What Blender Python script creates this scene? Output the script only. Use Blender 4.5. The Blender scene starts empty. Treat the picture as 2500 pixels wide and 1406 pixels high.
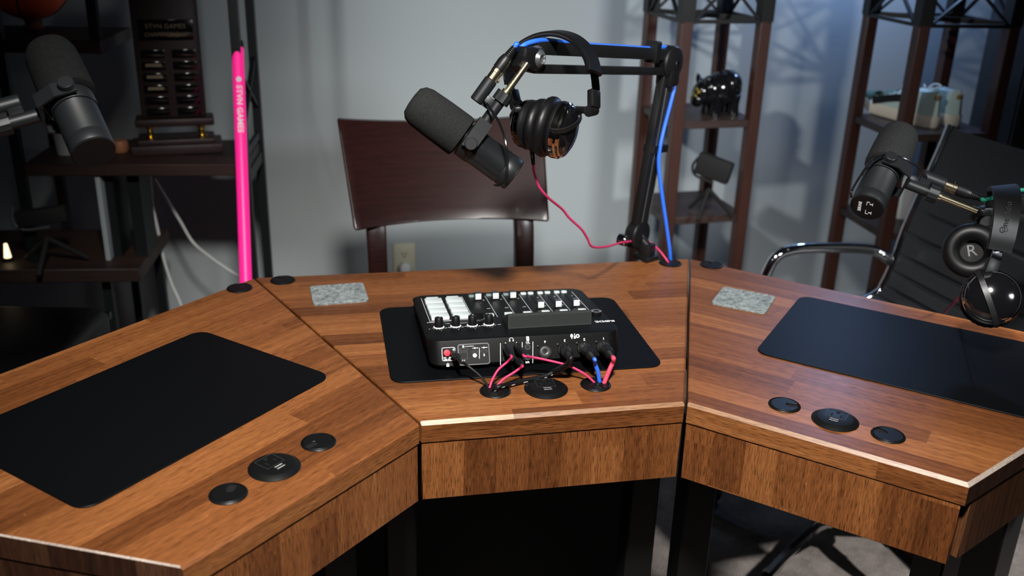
import bpy, bmesh, math, random
from mathutils import Vector as V, Matrix, noise
random.seed(11)
scene = bpy.context.scene
COL = scene.collection
PI = math.pi
UP = V((0, 0, 1))

# ---------------------------------------------------------------- camera
CAM = V((-0.3209, -1.1457, 1.40795))
YAW, PITCH, ROLL, FPX = math.radians(12.41), math.radians(-21.65), math.radians(1.70), 2343.5
_fw = V((math.sin(YAW)*math.cos(PITCH), math.cos(YAW)*math.cos(PITCH), math.sin(PITCH)))
_r0 = V((math.cos(YAW), -math.sin(YAW), 0))
_u0 = _r0.cross(_fw)
_r = _r0*math.cos(ROLL) + _u0*math.sin(ROLL)
_u = -_r0*math.sin(ROLL) + _u0*math.cos(ROLL)
cd = bpy.data.cameras.new('camera')
cam = bpy.data.objects.new('camera', cd)
COL.objects.link(cam)
cam.matrix_world = Matrix(((_r.x, _u.x, -_fw.x, CAM.x), (_r.y, _u.y, -_fw.y, CAM.y), (_r.z, _u.z, -_fw.z, CAM.z), (0, 0, 0, 1)))
cd.sensor_width = 36
cd.lens = FPX*36/2500
cd.clip_start = 0.05
cd.dof.use_dof = True
cd.dof.focus_distance = 1.42
cd.dof.aperture_fstop = 3.7
scene.camera = cam

def ray(u, v): return _fw*FPX + _r*(u-1250) - _u*(v-703)
def at(u, v, d): return CAM + ray(u, v)*(d/FPX)                 # survey point at a distance in front of the camera
def at_z(u, v, z):
    q = ray(u, v); return CAM + q*((z-CAM.z)/q.z)              # survey point on a level surface
def at_plane(u, v, p, n):
    q = ray(u, v); return CAM + q*((p-CAM).dot(n)/q.dot(n))     # survey point on a slanted surface
_fh = V((math.sin(YAW), math.cos(YAW), 0))
def ah(u, v, h):                                                # survey point at a level distance ahead of the camera
    q = ray(u, v); return CAM + q*(h/q.dot(_fh))
def reach(u, v, p, L):                                          # point on the sight line at distance L from p, on the near side
    q = ray(u, v).normalized(); w = CAM-V(p); bq = q.dot(w); cq = w.dot(w)-L*L; disc = max(0, bq*bq-cq)
    return CAM + q*(-bq-math.sqrt(disc))
def lerp(a, b, t): return a + (b-a)*t

# ---------------------------------------------------------------- mesh builder
def frame(p, z, x=None):
    z = V(z).normalized()
    h = V(x) if x is not None else (V((1, 0, 0)) if abs(z.x) < .9 else V((0, 1, 0)))
    xx = (h - z*h.dot(z)).normalized()
    yy = z.cross(xx)
    return Matrix(((xx.x, yy.x, z.x, p[0]), (xx.y, yy.y, z.y, p[1]), (xx.z, yy.z, z.z, p[2]), (0, 0, 0, 1)))

def catmull(pts, n=8):
    pts = [V(p) for p in pts]
    if len(pts) < 3: return pts
    P = [pts[0]*2-pts[1]] + pts + [pts[-1]*2-pts[-2]]
    out = []
    for i in range(1, len(P)-2):
        for k in range(n):
            t = k/n
            a, b, c, d = P[i-1], P[i], P[i+1], P[i+2]
            out.append(.5*((2*b) + (c-a)*t + (2*a-5*b+4*c-d)*t*t + (3*b-a-3*c+d)*t*t*t))
    out.append(pts[-1])
    return out

class MB:
    def __init__(s, M=None):
        s.bm = bmesh.new(); s.M = M.copy() if M else Matrix(); s.mi = 0
    def _v(s, co): return s.bm.verts.new(s.M @ V(co))
    def _f(s, vs, mi=None):
        try:
            f = s.bm.faces.new(vs); f.material_index = s.mi if mi is None else mi; return f
        except ValueError: return None
    def merge(s, b, T=None):
        me = bpy.data.meshes.new('t')
        for f in b.faces: f.material_index += s.mi
        b.to_mesh(me); b.free()
        me.transform((s.M @ T) if T else s.M)
        s.bm.from_mesh(me); bpy.data.meshes.remove(me)
        return s
    def box(s, c, size, T=None, bevel=0, seg=2):
        b = bmesh.new()
        bmesh.ops.create_cube(b, size=1)
        for v in b.verts: v.co = V((v.co.x*size[0], v.co.y*size[1], v.co.z*size[2]))
        if bevel: bmesh.ops.bevel(b, geom=b.edges[:], offset=bevel, segments=seg, affect='EDGES', profile=.5)
        X = Matrix.Translation(V(c))
        return s.merge(b, (T @ X) if T else X)
    def bar(s, p0, p1, w, t, side=None, bevel=0):
        p0, p1 = V(p0), V(p1)
        F = frame((p0+p1)/2, p1-p0, side)
        return s.box((0, 0, 0), (w, t, (p1-p0).length), F, bevel)
    def lathe(s, prof, T=None, n=32, mi=None):
        T = T or Matrix(); rings = []
        for r, h in prof:
            if r <= 1e-7: rings.append([s._v(T @ V((0, 0, h)))])
            else: rings.append([s._v(T @ V((r*math.cos(2*PI*k/n), r*math.sin(2*PI*k/n), h))) for k in range(n)])
        for j in range(len(rings)-1):
            a, b = rings[j], rings[j+1]
            m = mi[j] if mi else None
            for k in range(n):
                k2 = (k+1) % n
                if len(a) == 1 and len(b) == 1: continue
                if len(a) == 1: s._f((a[0], b[k2], b[k]), m)
                elif len(b) == 1: s._f((a[k], a[k2], b[0]), m)
                else: s._f((a[k], a[k2], b[k2], b[k]), m)
        return s
    def cyl(s, p0, p1, r, r1=None, n=24, bev=0):
        p0, p1 = V(p0), V(p1); L = (p1-p0).length; r1 = r if r1 is None else r1
        pr = [(0, 0), (r-bev, 0), (r, bev), (r1, L-bev), (r1-bev, L), (0, L)] if bev else [(0, 0), (r, 0), (r1, L), (0, L)]
        return s.lathe(pr, frame(p0, p1-p0), n)
    def tube(s, pts, r, n=10, smooth=8, mat=None):
        pts = catmull(pts, smooth) if smooth else [V(p) for p in pts]
        return s.sweep(pts, [(r*math.cos(2*PI*k/n), r*math.sin(2*PI*k/n)) for k in range(n)], mat=mat)
    def sweep(s, pts, prof, side=None, sides=None, mat=None, closed=False):
        pts = [V(p) for p in pts]; N = len(pts); rings = []; x = None
        for i, p in enumerate(pts):
            if closed: t = pts[(i+1) % N]-pts[i-1]
            else: t = pts[min(i+1, N-1)]-pts[max(i-1, 0)]
            t.normalize()
            if sides is not None: x = V(sides[i])
            elif side is not None: x = V(side)
            elif x is None: x = V((0, 0, 1)) if abs(t.z) < .9 else V((1, 0, 0))
            x = x - t*x.dot(t); x.normalize(); y = t.cross(x)
            rings.append([s._v(p + x*a + y*b) for a, b in prof])
        m = len(prof)
        for j in range(N if closed else N-1):
            a, b = rings[j], rings[(j+1) % N]
            for k in range(m):
                s._f((a[k], a[(k+1) % m], b[(k+1) % m], b[k]), mat(j, k) if mat else None)
        if not closed:
            s._f(rings[0][::-1]); s._f(rings[-1])
        return s
    def prism(s, poly, z0, z1, T=None, bevel=0, seg=1, edges=None):
        b = bmesh.new()
        lo = [b.verts.new((x, y, z0)) for x, y in poly]; hi = [b.verts.new((x, y, z1)) for x, y in poly]; n = len(poly)
        b.faces.new(lo[::-1]); top = b.faces.new(hi)
        for k in range(n): b.faces.new((lo[k], lo[(k+1) % n], hi[(k+1) % n], hi[k]))
        bmesh.ops.recalc_face_normals(b, faces=b.faces[:])
        if bevel:
            es = list(top.edges)
            bmesh.ops.bevel(b, geom=es, offset=bevel, segments=seg, affect='EDGES', profile=.5)
        return s.merge(b, T)
    def text(s, body, size, T, extrude=0.0, align='CENTER', sx=1.0, bold=0):
        c = bpy.data.curves.new('t', 'FONT'); c.body = body; c.size = size; c.extrude = extrude
        c.offset = bold; c.align_x = align; c.align_y = 'CENTER'; c.resolution_u = 3; c.space_character = 1.05
        o = bpy.data.objects.new('t', c); COL.objects.link(o)
        bpy.context.view_layer.update()
        dg = bpy.context.evaluated_depsgraph_get()
        me = bpy.data.meshes.new_from_object(o.evaluated_get(dg))
        bpy.data.objects.remove(o); bpy.data.curves.remove(c)
        b = bmesh.new(); b.from_mesh(me); bpy.data.meshes.remove(me)
        for f in b.faces: f.material_index = 0
        return s.merge(b, T @ Matrix.Diagonal((sx, 1, 1, 1)))
    def grid(s, fn, nu, nv, mi=None):
        g = [[s._v(fn(i/nu, j/nv)) for j in range(nv+1)] for i in range(nu+1)]
        for i in range(nu):
            for j in range(nv): s._f((g[i][j], g[i+1][j], g[i+1][j+1], g[i][j+1]), mi)
        return s
    def build(s, name, mats, parent=None, fr=None, sharp=38, subsurf=0, recalc=True):
        if recalc: bmesh.ops.recalc_face_normals(s.bm, faces=s.bm.faces[:])
        PW = MW[parent.name] if parent else Matrix()
        W = fr if fr is not None else PW
        s.bm.transform(W.inverted())
        lim = math.radians(sharp)
        for f in s.bm.faces: f.smooth = True
        for e in s.bm.edges:
            if len(e.link_faces) == 2 and e.calc_face_angle(0) > lim: e.smooth = False
        me = bpy.data.meshes.new(name); s.bm.to_mesh(me); s.bm.free()
        for m in (mats if isinstance(mats, (list, tuple)) else [mats]): me.materials.append(m)
        o = bpy.data.objects.new(name, me); COL.objects.link(o)
        if parent: o.parent = parent
        o.matrix_basis = PW.inverted() @ W
        MW[o.name] = W.copy()
        if subsurf:
            md = o.modifiers.new('smooth', 'SUBSURF'); md.levels = subsurf; md.render_levels = subsurf
        return o
MW = {}

def tag(o, label, cat, group=None):
    o['label'] = label; o['category'] = cat
    if group: o['group'] = group
    return o
def thing(name, label, cat, M=None, group=None):
    o = bpy.data.objects.new(name, None); COL.objects.link(o)
    o.empty_display_size = .05
    M = M if isinstance(M, Matrix) else Matrix.Translation(V(M or (0, 0, 0)))
    o.matrix_basis = M; MW[o.name] = M.copy()
    return tag(o, label, cat, group)
def struct(o): o['kind'] = 'structure'; return o

# ---------------------------------------------------------------- materials
def nodes(name):
    m = bpy.data.materials.new(name); m.use_nodes = True
    nt = m.node_tree; b = nt.nodes['Principled BSDF']
    return m, nt, b
def N(nt, t, **k):
    n = nt.nodes.new(t)
    for a, val in k.items():
        if a.startswith('i_'): n.inputs[a[2:].replace('_', ' ')].default_value = val
        else: setattr(n, a, val)
    return n
def mat(name, col, rough=.5, metal=0, var=0, vscale=20, bump=0, bscale=200, coat=0, spec=.5, emit=None, estr=0, sheen=0):
    m, nt, b = nodes(name)
    b.inputs['Base Color'].default_value = (*col, 1); b.inputs['Roughness'].default_value = rough
    b.inputs['Metallic'].default_value = metal; b.inputs['Coat Weight'].default_value = coat
    b.inputs['Specular IOR Level'].default_value = spec; b.inputs['Sheen Weight'].default_value = sheen
    tc = N(nt, 'ShaderNodeTexCoord')
    if var:
        nz = N(nt, 'ShaderNodeTexNoise'); nz.inputs['Scale'].default_value = vscale; nz.inputs['Detail'].default_value = 5
        nt.links.new(tc.outputs['Object'], nz.inputs['Vector'])
        mx = N(nt, 'ShaderNodeMix', data_type='RGBA')
        mx.inputs[6].default_value = tuple(c*(1-var) for c in col)+(1,); mx.inputs[7].default_value = tuple(min(1, c*(1+var)) for c in col)+(1,)
        nt.links.new(nz.outputs['Fac'], mx.inputs[0]); nt.links.new(mx.outputs[2], b.inputs['Base Color'])
    if bump:
        nb = N(nt, 'ShaderNodeTexNoise'); nb.inputs['Scale'].default_value = bscale; nb.inputs['Detail'].default_value = 3
        nt.links.new(tc.outputs['Object'], nb.inputs['Vector'])
        bp = N(nt, 'ShaderNodeBump'); bp.inputs['Strength'].default_value = bump; bp.inputs['Distance'].default_value = .002
        nt.links.new(nb.outputs['Fac'], bp.inputs['Height']); nt.links.new(bp.outputs['Normal'], b.inputs['Normal'])
    if emit:
        b.inputs['Emission Color'].default_value = (*emit, 1); b.inputs['Emission Strength'].default_value = estr
    return m

def wood(name, ramp, grain='X', row='Y', width=.045, length=.42, rough=.36, seed=0., streak=.55, bump=.12, coat=.0, spec=.5):
    """strip-glued hardwood: staves run along one axis, each with its own tone and grain"""
    m, nt, b = nodes(name); L = nt.links.new
    def math_(op, a, c=None):
        n = N(nt, 'ShaderNodeMath', operation=op)
        for i, q in enumerate((a, c)):
            if q is None: continue
            if isinstance(q, (int, float)): n.inputs[i].default_value = q
            else: L(q, n.inputs[i])
        return n.outputs[0]
    tc = N(nt, 'ShaderNodeTexCoord'); sp = N(nt, 'ShaderNodeSeparateXYZ'); L(tc.outputs['Object'], sp.inputs[0])
    g = sp.outputs[grain]; r = sp.outputs[row]; o3 = sp.outputs[[a for a in 'XYZ' if a not in (grain, row)][0]]
    rowi = math_('FLOOR', math_('DIVIDE', math_('ADD', r, 3.013+seed), width))
    wn = N(nt, 'ShaderNodeTexWhiteNoise', noise_dimensions='1D'); L(math_('ADD', rowi, seed*7.3), wn.inputs['W'])
    off = math_('MULTIPLY', wn.outputs['Value'], length*3)
    coli = math_('FLOOR', math_('DIVIDE', math_('ADD', math_('ADD', g, off), 5.0), length))
    cv = N(nt, 'ShaderNodeCombineXYZ'); L(rowi, cv.inputs[0]); L(coli, cv.inputs[1]); cv.inputs[2].default_value = seed
    w2 = N(nt, 'ShaderNodeTexWhiteNoise', noise_dimensions='3D'); L(cv.outputs[0], w2.inputs['Vector'])
    tone = w2.outputs['Value']
    # grain coordinates, shifted for every stave
    def gcoord(sg, sr, k):
        c = N(nt, 'ShaderNodeCombineXYZ')
        L(math_('ADD', math_('MULTIPLY', g, sg), math_('MULTIPLY', tone, 37.0+k)), c.inputs[0])
        L(math_('ADD', math_('MULTIPLY', r, sr), math_('MULTIPLY', tone, 11.0)), c.inputs[1])
        L(math_('MULTIPLY', o3, sr), c.inputs[2]); return c.outputs[0]
    n1 = N(nt, 'ShaderNodeTexNoise'); n1.inputs['Scale'].default_value = 1; n1.inputs['Detail'].default_value = 6; n1.inputs['Distortion'].default_value = .8
    L(gcoord(5, 70, 0), n1.inputs['Vector'])
    n2 = N(nt, 'ShaderNodeTexNoise'); n2.inputs['Scale'].default_value = 1; n2.inputs['Detail'].default_value = 4
    L(gcoord(52, 1000, 5), n2.inputs['Vector'])
    wv = N(nt, 'ShaderNodeTexWave', wave_type='BANDS', bands_direction='Y'); wv.inputs['Scale'].default_value = 1.0
    wv.inputs['Distortion'].default_value = 9; wv.inputs['Detail'].default_value = 2; wv.inputs['Detail Scale'].default_value = .6
    L(gcoord(3.2, 24, 9), wv.inputs['Vector'])
    f = math_('ADD', math_('MULTIPLY', math_('POWER', tone, 1.0), .60), math_('MULTIPLY', n1.outputs['Fac'], .62))
    f = math_('SUBTRACT', f, .11)
    f = math_('SUBTRACT', f, math_('MULTIPLY', math_('POWER', wv.outputs['Fac'], 3.0), .10))
    cr = N(nt, 'ShaderNodeValToRGB'); el = cr.color_ramp.elements
    while len(el) < len(ramp): el.new(.5)
    for e, (p, c) in zip(el, ramp): e.position = p; e.color = (*c, 1)
    L(f, cr.inputs[0])
    # dark pores
    pr = N(nt, 'ShaderNodeMapRange'); pr.inputs['From Min'].default_value = .34; pr.inputs['From Max'].default_value = .52
    pr.inputs['To Min'].default_value = 1-streak; pr.inputs['To Max'].default_value = 1
    L(n2.outputs['Fac'], pr.inputs['Value'])
    mx = N(nt, 'ShaderNodeMix', data_type='RGBA', blend_type='MULTIPLY'); mx.inputs[0].default_value = 1
    L(cr.outputs[0], mx.inputs[6]); L(pr.outputs[0], mx.inputs[7]); L(mx.outputs[2], b.inputs['Base Color'])
    vf = N(nt, 'ShaderNodeTexNoise'); vf.inputs['Scale'].default_value = 1; vf.inputs['Detail'].default_value = 3; vf.inputs['Distortion'].default_value = 1.5
    L(gcoord(70, 210, 21), vf.inputs['Vector'])
    fr = N(nt, 'ShaderNodeMapRange'); fr.inputs['From Min'].default_value = .66; fr.inputs['From Max'].default_value = .74; fr.inputs['To Max'].default_value = .38
    L(vf.outputs['Fac'], fr.inputs['Value'])
    mf = N(nt, 'ShaderNodeMix', data_type='RGBA', blend_type='MIX'); L(fr.outputs[0], mf.inputs[0]); L(mx.outputs[2], mf.inputs[6])
    mf.inputs[7].default_value = (*ramp[-1][1], 1); L(mf.outputs[2], b.inputs['Base Color'])
    # glue lines are hairline dark joints between rows
    b.inputs['Roughness'].default_value = rough; b.inputs['Coat Weight'].default_value = coat; b.inputs['Specular IOR Level'].default_value = spec
    bp = N(nt, 'ShaderNodeBump'); bp.inputs['Strength'].default_value = bump; bp.inputs['Distance'].default_value = .001
    L(pr.outputs[0], bp.inputs['Height']); L(bp.outputs['Normal'], b.inputs['Normal'])
    return m

OAK = [(0.0, (.085, .026, .0075)), (.3, (.165, .054, .0155)), (.52, (.232, .080, .0235)), (.75, (.305, .112, .034)), (1.0, (.43, .182, .064))]
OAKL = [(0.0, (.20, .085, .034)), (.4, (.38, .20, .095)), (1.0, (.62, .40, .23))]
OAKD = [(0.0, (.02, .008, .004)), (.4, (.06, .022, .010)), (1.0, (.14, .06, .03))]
M_top = [wood('oiled_oak_top_'+k, OAK, 'X', 'Y', .041, .40, seed=s_) for k, s_ in (('middle', .37), ('wing', 1.91), ('east', 2.77))]
M_edge = wood('highlit_sanded_edge', OAKL, 'X', 'Y', .041, .40, rough=.4, seed=.37)  # sanded edge wood, lightened further so the colour carries the edge highlight
M_endgrain = wood('highlit_end_grain', [(0, (.42, .33, .27)), (1, (.70, .60, .52))], 'X', 'Y', .5, .03, rough=.38, seed=.2)  # end chamfers coloured near white to imitate light reflected off them
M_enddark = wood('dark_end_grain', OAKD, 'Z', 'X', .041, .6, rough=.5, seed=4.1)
M_apron = [wood('oak_apron_'+k, OAK, 'Z', 'X', .047, .21, seed=s_, streak=.75) for k, s_ in (('middle', 5.2), ('wing', 6.4), ('east', 7.8))]
M_front = [wood('oak_front_'+k, OAK, 'X', 'Z', .08, .55, seed=s_, streak=.75) for k, s_ in (('middle', 8.2), ('wing', 9.4), ('east', 3.3))]
MAHOG = [(0.0, (.006, .0016, .0015)), (.5, (.017, .0042, .0036)), (1.0, (.034, .009, .007))]
M_mahog = wood('dark_cherry_wood', MAHOG, 'X', 'Z', .6, 3, rough=.30, seed=1.2, streak=.25, bump=.03, coat=.0)
M_tower = wood('reddish_brown_post', [(0, (.018, .006, .004)), (.5, (.050, .018, .013)), (1, (.08, .03, .02))], 'Z', 'X', .5, 3, rough=.42, seed=3, streak=.3)
M_shelf = wood('dark_walnut_shelf', [(0, (.014, .008, .007)), (.5, (.034, .020, .017)), (1, (.06, .036, .03))], 'X', 'Y', .12, 2, rough=.42, seed=4, streak=.3)
M_book = wood('almost_black_shelf', [(0, (.008, .004, .003)), (.5, (.022, .011, .008)), (1, (.05, .024, .016))], 'X', 'Y', .1, .6, rough=.55, seed=2, streak=.4)
M_plaque = wood('dark_plaque_wood', [(0, (.012, .007, .007)), (.5, (.026, .014, .014)), (1, (.045, .024, .022))], 'Z', 'X', .3, 2, rough=.5, seed=2.4, streak=.3)
M_black = mat('black_plastic', (.0055, .0055, .006), .42, bump=.05, bscale=900, spec=.35)
M_grom = mat('grommet_plastic', (.0045, .0048, .005), .40, bump=.05, bscale=900, spec=.25)
M_gloss = mat('gloss_black', (.006, .006, .007), .12, coat=.6)
M_matte = mat('matte_black', (.006, .006, .006), .8)
M_metal = mat('black_steel', (.006, .006, .0065), .45, .1, bump=.04, bscale=500)
M_frame = mat('black_frame_steel', (.006, .008, .009), .5, .2)
M_mic = mat('charcoal_enamel', (.013, .0145, .016), .42, .25, bump=.05, bscale=1400)
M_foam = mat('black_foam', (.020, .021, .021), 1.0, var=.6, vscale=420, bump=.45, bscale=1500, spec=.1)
M_brass = mat('pale_nickel', (.78, .70, .50), .22, 1)
M_gold = mat('polished_brass', (.75, .55, .12), .2, 1)
M_chrome = mat('chrome', (.72, .74, .76), .07, 1)
M_steel = mat('brushed_steel', (.45, .46, .47), .28, 1)
M_silver = mat('silver_grey', (.25, .26, .27), .32, .8)
M_dchrome = mat('smoked_chrome', (.10, .10, .11), .08, 1)
M_leather = mat('black_leather', (.004, .004, .0045), .42, bump=.05, bscale=900, spec=.35)
M_chairlea = mat('charcoal_leather', (.030, .032, .036), .48, var=.15, vscale=9, bump=.12, bscale=300)
M_mat = mat('black_desk_mat', (.0026, .003, .0036), .46, bump=.06, bscale=1200, spec=.13)
M_mated = mat('desk_mat_edge', (.05, .05, .05), .5)
M_felt = None
M_white = mat('white_print', (.82, .84, .84), .5)
M_pad = mat('frosted_white_rubber', (.66, .74, .74), .45, spec=.4)
M_cap = mat('white_fader_plastic', (.80, .82, .82), .35)
M_red = mat('red_button', (.75, .035, .06), .35)
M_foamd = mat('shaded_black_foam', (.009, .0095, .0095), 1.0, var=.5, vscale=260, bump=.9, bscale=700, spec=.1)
M_pinkc = mat('pink_cable', (.62, .035, .14), .5, bump=.2, bscale=1500)
M_redc = mat('coral_cable', (.80, .07, .13), .45)
M_bluec = mat('blue_cable', (.025, .14, .72), .42)
M_greenc = mat('green_cable', (.01, .22, .13), .5)
M_whitec = mat('white_cable', (.55, .57, .55), .5)
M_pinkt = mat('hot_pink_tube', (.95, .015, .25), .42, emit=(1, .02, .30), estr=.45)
M_ivory = mat('ivory_plastic', (.62, .60, .44), .45)
M_slot = mat('dark_slot', (.002, .002, .002), .7)
M_grey = mat('screen_back_grey', (.022, .025, .0245), .55, bump=.2, bscale=1500)
M_usbw = mat('pale_contact', (.65, .66, .66), .4)

def felt():
    m, nt, b = nodes('grey_wool_felt'); L = nt.links.new
    tc = N(nt, 'ShaderNodeTexCoord')
    n1 = N(nt, 'ShaderNodeTexNoise'); n1.inputs['Scale'].default_value = 130; n1.inputs['Detail'].default_value = 8; n1.inputs['Roughness'].default_value = .75
    L(tc.outputs['Object'], n1.inputs['Vector'])
    cr = N(nt, 'ShaderNodeValToRGB'); e = cr.color_ramp.elements
    e[0].position = .34; e[0].color = (.07, .085, .085, 1); e[1].position = .68; e[1].color = (.40, .45, .45, 1)
    L(n1.outputs['Fac'], cr.inputs[0]); L(cr.outputs[0], b.inputs['Base Color'])
    b.inputs['Roughness'].default_value = .95; b.inputs['Specular IOR Level'].default_value = .1
    n2 = N(nt, 'ShaderNodeTexNoise'); n2.inputs['Scale'].default_value = 600; n2.inputs['Detail'].default_value = 4; L(tc.outputs['Object'], n2.inputs['Vector'])
    bp = N(nt, 'ShaderNodeBump'); bp.inputs['Strength'].default_value = .6; bp.inputs['Distance'].default_value = .001
    L(n2.outputs['Fac'], bp.inputs['Height']); L(bp.outputs['Normal'], b.inputs['Normal'])
    return m
M_felt = felt()
def carpet():
    m, nt, b = nodes('taupe_carpet'); L = nt.links.new
    tc = N(nt, 'ShaderNodeTexCoord')
    n1 = N(nt, 'ShaderNodeTexNoise'); n1.inputs['Scale'].default_value = 9; n1.inputs['Detail'].default_value = 9; n1.inputs['Roughness'].default_value = .75
    L(tc.outputs['Object'], n1.inputs['Vector'])
    cr = N(nt, 'ShaderNodeValToRGB'); e = cr.color_ramp.elements
    e[0].position = .3; e[0].color = (.075, .066, .06, 1); e[1].position = .7; e[1].color = (.24, .215, .20, 1)
    L(n1.outputs['Fac'], cr.inputs[0]); L(cr.outputs[0], b.inputs['Base Color'])
    b.inputs['Roughness'].default_value = 1; b.inputs['Specular IOR Level'].default_value = .05
    n2 = N(nt, 'ShaderNodeTexNoise'); n2.inputs['Scale'].default_value = 260; n2.inputs['Detail'].default_value = 4; L(tc.outputs['Object'], n2.inputs['Vector'])
    bp = N(nt, 'ShaderNodeBump'); bp.inputs['Strength'].default_value = .8; bp.inputs['Distance'].default_value = .006
    L(n2.outputs['Fac'], bp.inputs['Height']); L(bp.outputs['Normal'], b.inputs['Normal'])
    return m
M_carpet = carpet()
M_wall = mat('grey_green_paint', (.40, .435, .44), .72, var=.03, vscale=3, bump=.08, bscale=160, spec=.3)

# ---------------------------------------------------------------- room
WY = 1.86
b = MB(); b.box((.4, .3, -.05), (5.2, 5.2, .1)); struct(b.build('floor', M_carpet))
b = MB(); b.box((.4, WY+.05, 1.25), (5.2, .1, 2.7)); struct(b.build('wall_back', M_wall))
b = MB(); b.box((-2.2+.05-.05, .3, 1.25), (.1, 5.2, 2.7)); struct(b.build('wall_left', M_wall))
b = MB(); b.box((3.05, .3, 1.25), (.1, 5.2, 2.7)); struct(b.build('wall_right', M_wall))
b = MB(); b.box((.4, WY-.006, .05), (5.2, .012, .10), bevel=.003); struct(b.build('baseboard_back', mat('baseboard_paint', (.42, .44, .44), .5)))
# ---------------------------------------------------------------- desk
TZ, TT = .75, .0315
FL, FR = V((-.1905, .0, 0)), V((.1925, -.003, 0))
BL, BR = V((-.4335, .5915, 0)), V((.430, .584, 0))
CR_, CL_ = V((.469, -.2625, 0)), V((-.4735, -.2645, 0))
ER, EL_ = V((1.026, .008, 0)), V((-1.037, -.009, 0))
desk = thing('podcast_desk', 'three-sided oak butcher-block desk wrapping around the camera side', 'desk', (0, 0.3, 0))
def rotz(a, p): return Matrix.Translation(p) @ Matrix.Rotation(a, 4, 'Z')
def along(a, c): return math.atan2((c-a).y, (c-a).x)
FRM = [rotz(along(FL, FR), V((0, 0, TZ))), rotz(along(CL_, FL), V((CL_.x, CL_.y, TZ))), rotz(along(FR, CR_), V((FR.x, FR.y, TZ)))]
def shrink(poly, d):
    n = len(poly); out = []
    for i in range(n):
        p0, p1, p2 = poly[i-1], poly[i], poly[(i+1) % n]
        def off(a, c):
            t = (c-a).normalized(); return V((-t.y, t.x, 0))
        n1, n2 = off(p0, p1), off(p1, p2)
        k = (n1+n2); k = k/(1+n1.dot(n2))
        out.append(p1+k*d)
    return out
def tabletop(poly, F, big, mats):
    """slab with a wide chamfer, some toned as highlights, on the edges listed in big, a hairline one elsewhere"""
    poly = shrink(poly, .0021)
    bm = bmesh.new(); n = len(poly)
    hi = [bm.verts.new((p.x, p.y, TZ)) for p in poly]; lo = [bm.verts.new((p.x, p.y, TZ-TT)) for p in poly]
    bm.faces.new(hi); bm.faces.new(lo[::-1])
    for i in range(n): bm.faces.new((lo[i], lo[(i+1) % n], hi[(i+1) % n], hi[i]))
    for i, f in enumerate(list(bm.faces)[2:]):
        f.material_index = big.get(i, (0, 0, 1 if False else 0))[2] if i in big else 0
    bm.verts.index_update()
    for i in range(n):
        a, c = poly[i], poly[(i+1) % n]
    done = []
    for i in range(n):
        w = big[i][0] if i in big else .0018
        mi = big[i][1] if i in big else 0
        a, c = poly[i], poly[(i+1) % n]
        d = (c-a).normalized()
        es = [e for e in bm.edges if all(abs(v.co.z-TZ) < 1e-6 for v in e.verts) and all(abs((v.co-V((a.x, a.y, TZ))).cross(d).length) < 1e-4 for v in e.verts)]
        if es:
            r = bmesh.ops.bevel(bm, geom=es, offset=w, segments=1, affect='EDGES', profile=.5, clamp_overlap=True)
            for f in r['faces']: f.material_index = mi
    b = MB(); b.bm.free(); b.bm = bm
    return b.build('tabletop', mats, desk, F, sharp=20)
polyC = [FL, FR, BR, BL]; polyL = [CL_, FL, BL, EL_]; polyR = [FR, CR_, ER, BR]
tops = []
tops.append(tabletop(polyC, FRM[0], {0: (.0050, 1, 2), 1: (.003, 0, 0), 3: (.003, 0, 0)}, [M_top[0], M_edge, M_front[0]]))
tops.append(tabletop(polyL, FRM[1], {0: (.004, 0, 2), 3: (.007, 1, 3)}, [M_top[1], M_endgrain, M_front[1], M_enddark]))
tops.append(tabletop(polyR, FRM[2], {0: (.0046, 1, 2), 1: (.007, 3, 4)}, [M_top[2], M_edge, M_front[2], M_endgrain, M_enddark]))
# aprons: upright boards hung under the front edges and under the outer ends
AZ = .624
def apron(p0, p1, F, inset, m, name='apron', trim=(0, 0), th=.018):
    t = (p1-p0).normalized(); nrm = V((-t.y, t.x, 0))
    a, c = p0+nrm*inset+t*trim[0], p1+nrm*inset-t*trim[1]
    G = rotz(math.atan2(t.y, t.x), V((a.x, a.y, 0)))
    b = MB(G); L = (c-a).length
    b.box((L/2, th/2, (TZ-TT-.002+AZ)/2), (L, th, TZ-TT-.002-AZ), bevel=.0012, seg=1)
    return b.build(name, m, desk, G)
apron(FL, FR, FRM[0], .004, M_apron[0], trim=(.0015, .0015))
apron(CL_, FL, FRM[1], .004, M_apron[1], trim=(.006, .0015))
apron(FR, CR_, FRM[2], .004, M_apron[2], trim=(.0015, .006))
tR = (ER-CR_).normalized(); tL = (EL_-CL_).normalized()
def endpanel(p0, p1, m):
    t = (p1-p0).normalized(); s = 1 if p1.x > 0 else -1
    nrm = V((-t.y, t.x, 0))*s
    G = rotz(math.atan2(t.y, t.x), p0+nrm*.0125)
    b = MB(G); L = (p1-p0).length
    b.box((L/2+.005, 0, (TZ-TT-.002+AZ+.004)/2), (L-.03, .018, TZ-TT-.006-AZ), bevel=.001, seg=1)
    return b.build('end_panel', m, desk, G)
endpanel(CR_, ER, wood('oak_end_panel', [(0, (.04, .015, .007)), (.5, (.12, .045, .017)), (1, (.24, .10, .04))], 'Z', 'X', .05, .3, rough=.45, seed=1.15))
endpanel(CL_, EL_, M_enddark)
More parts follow.
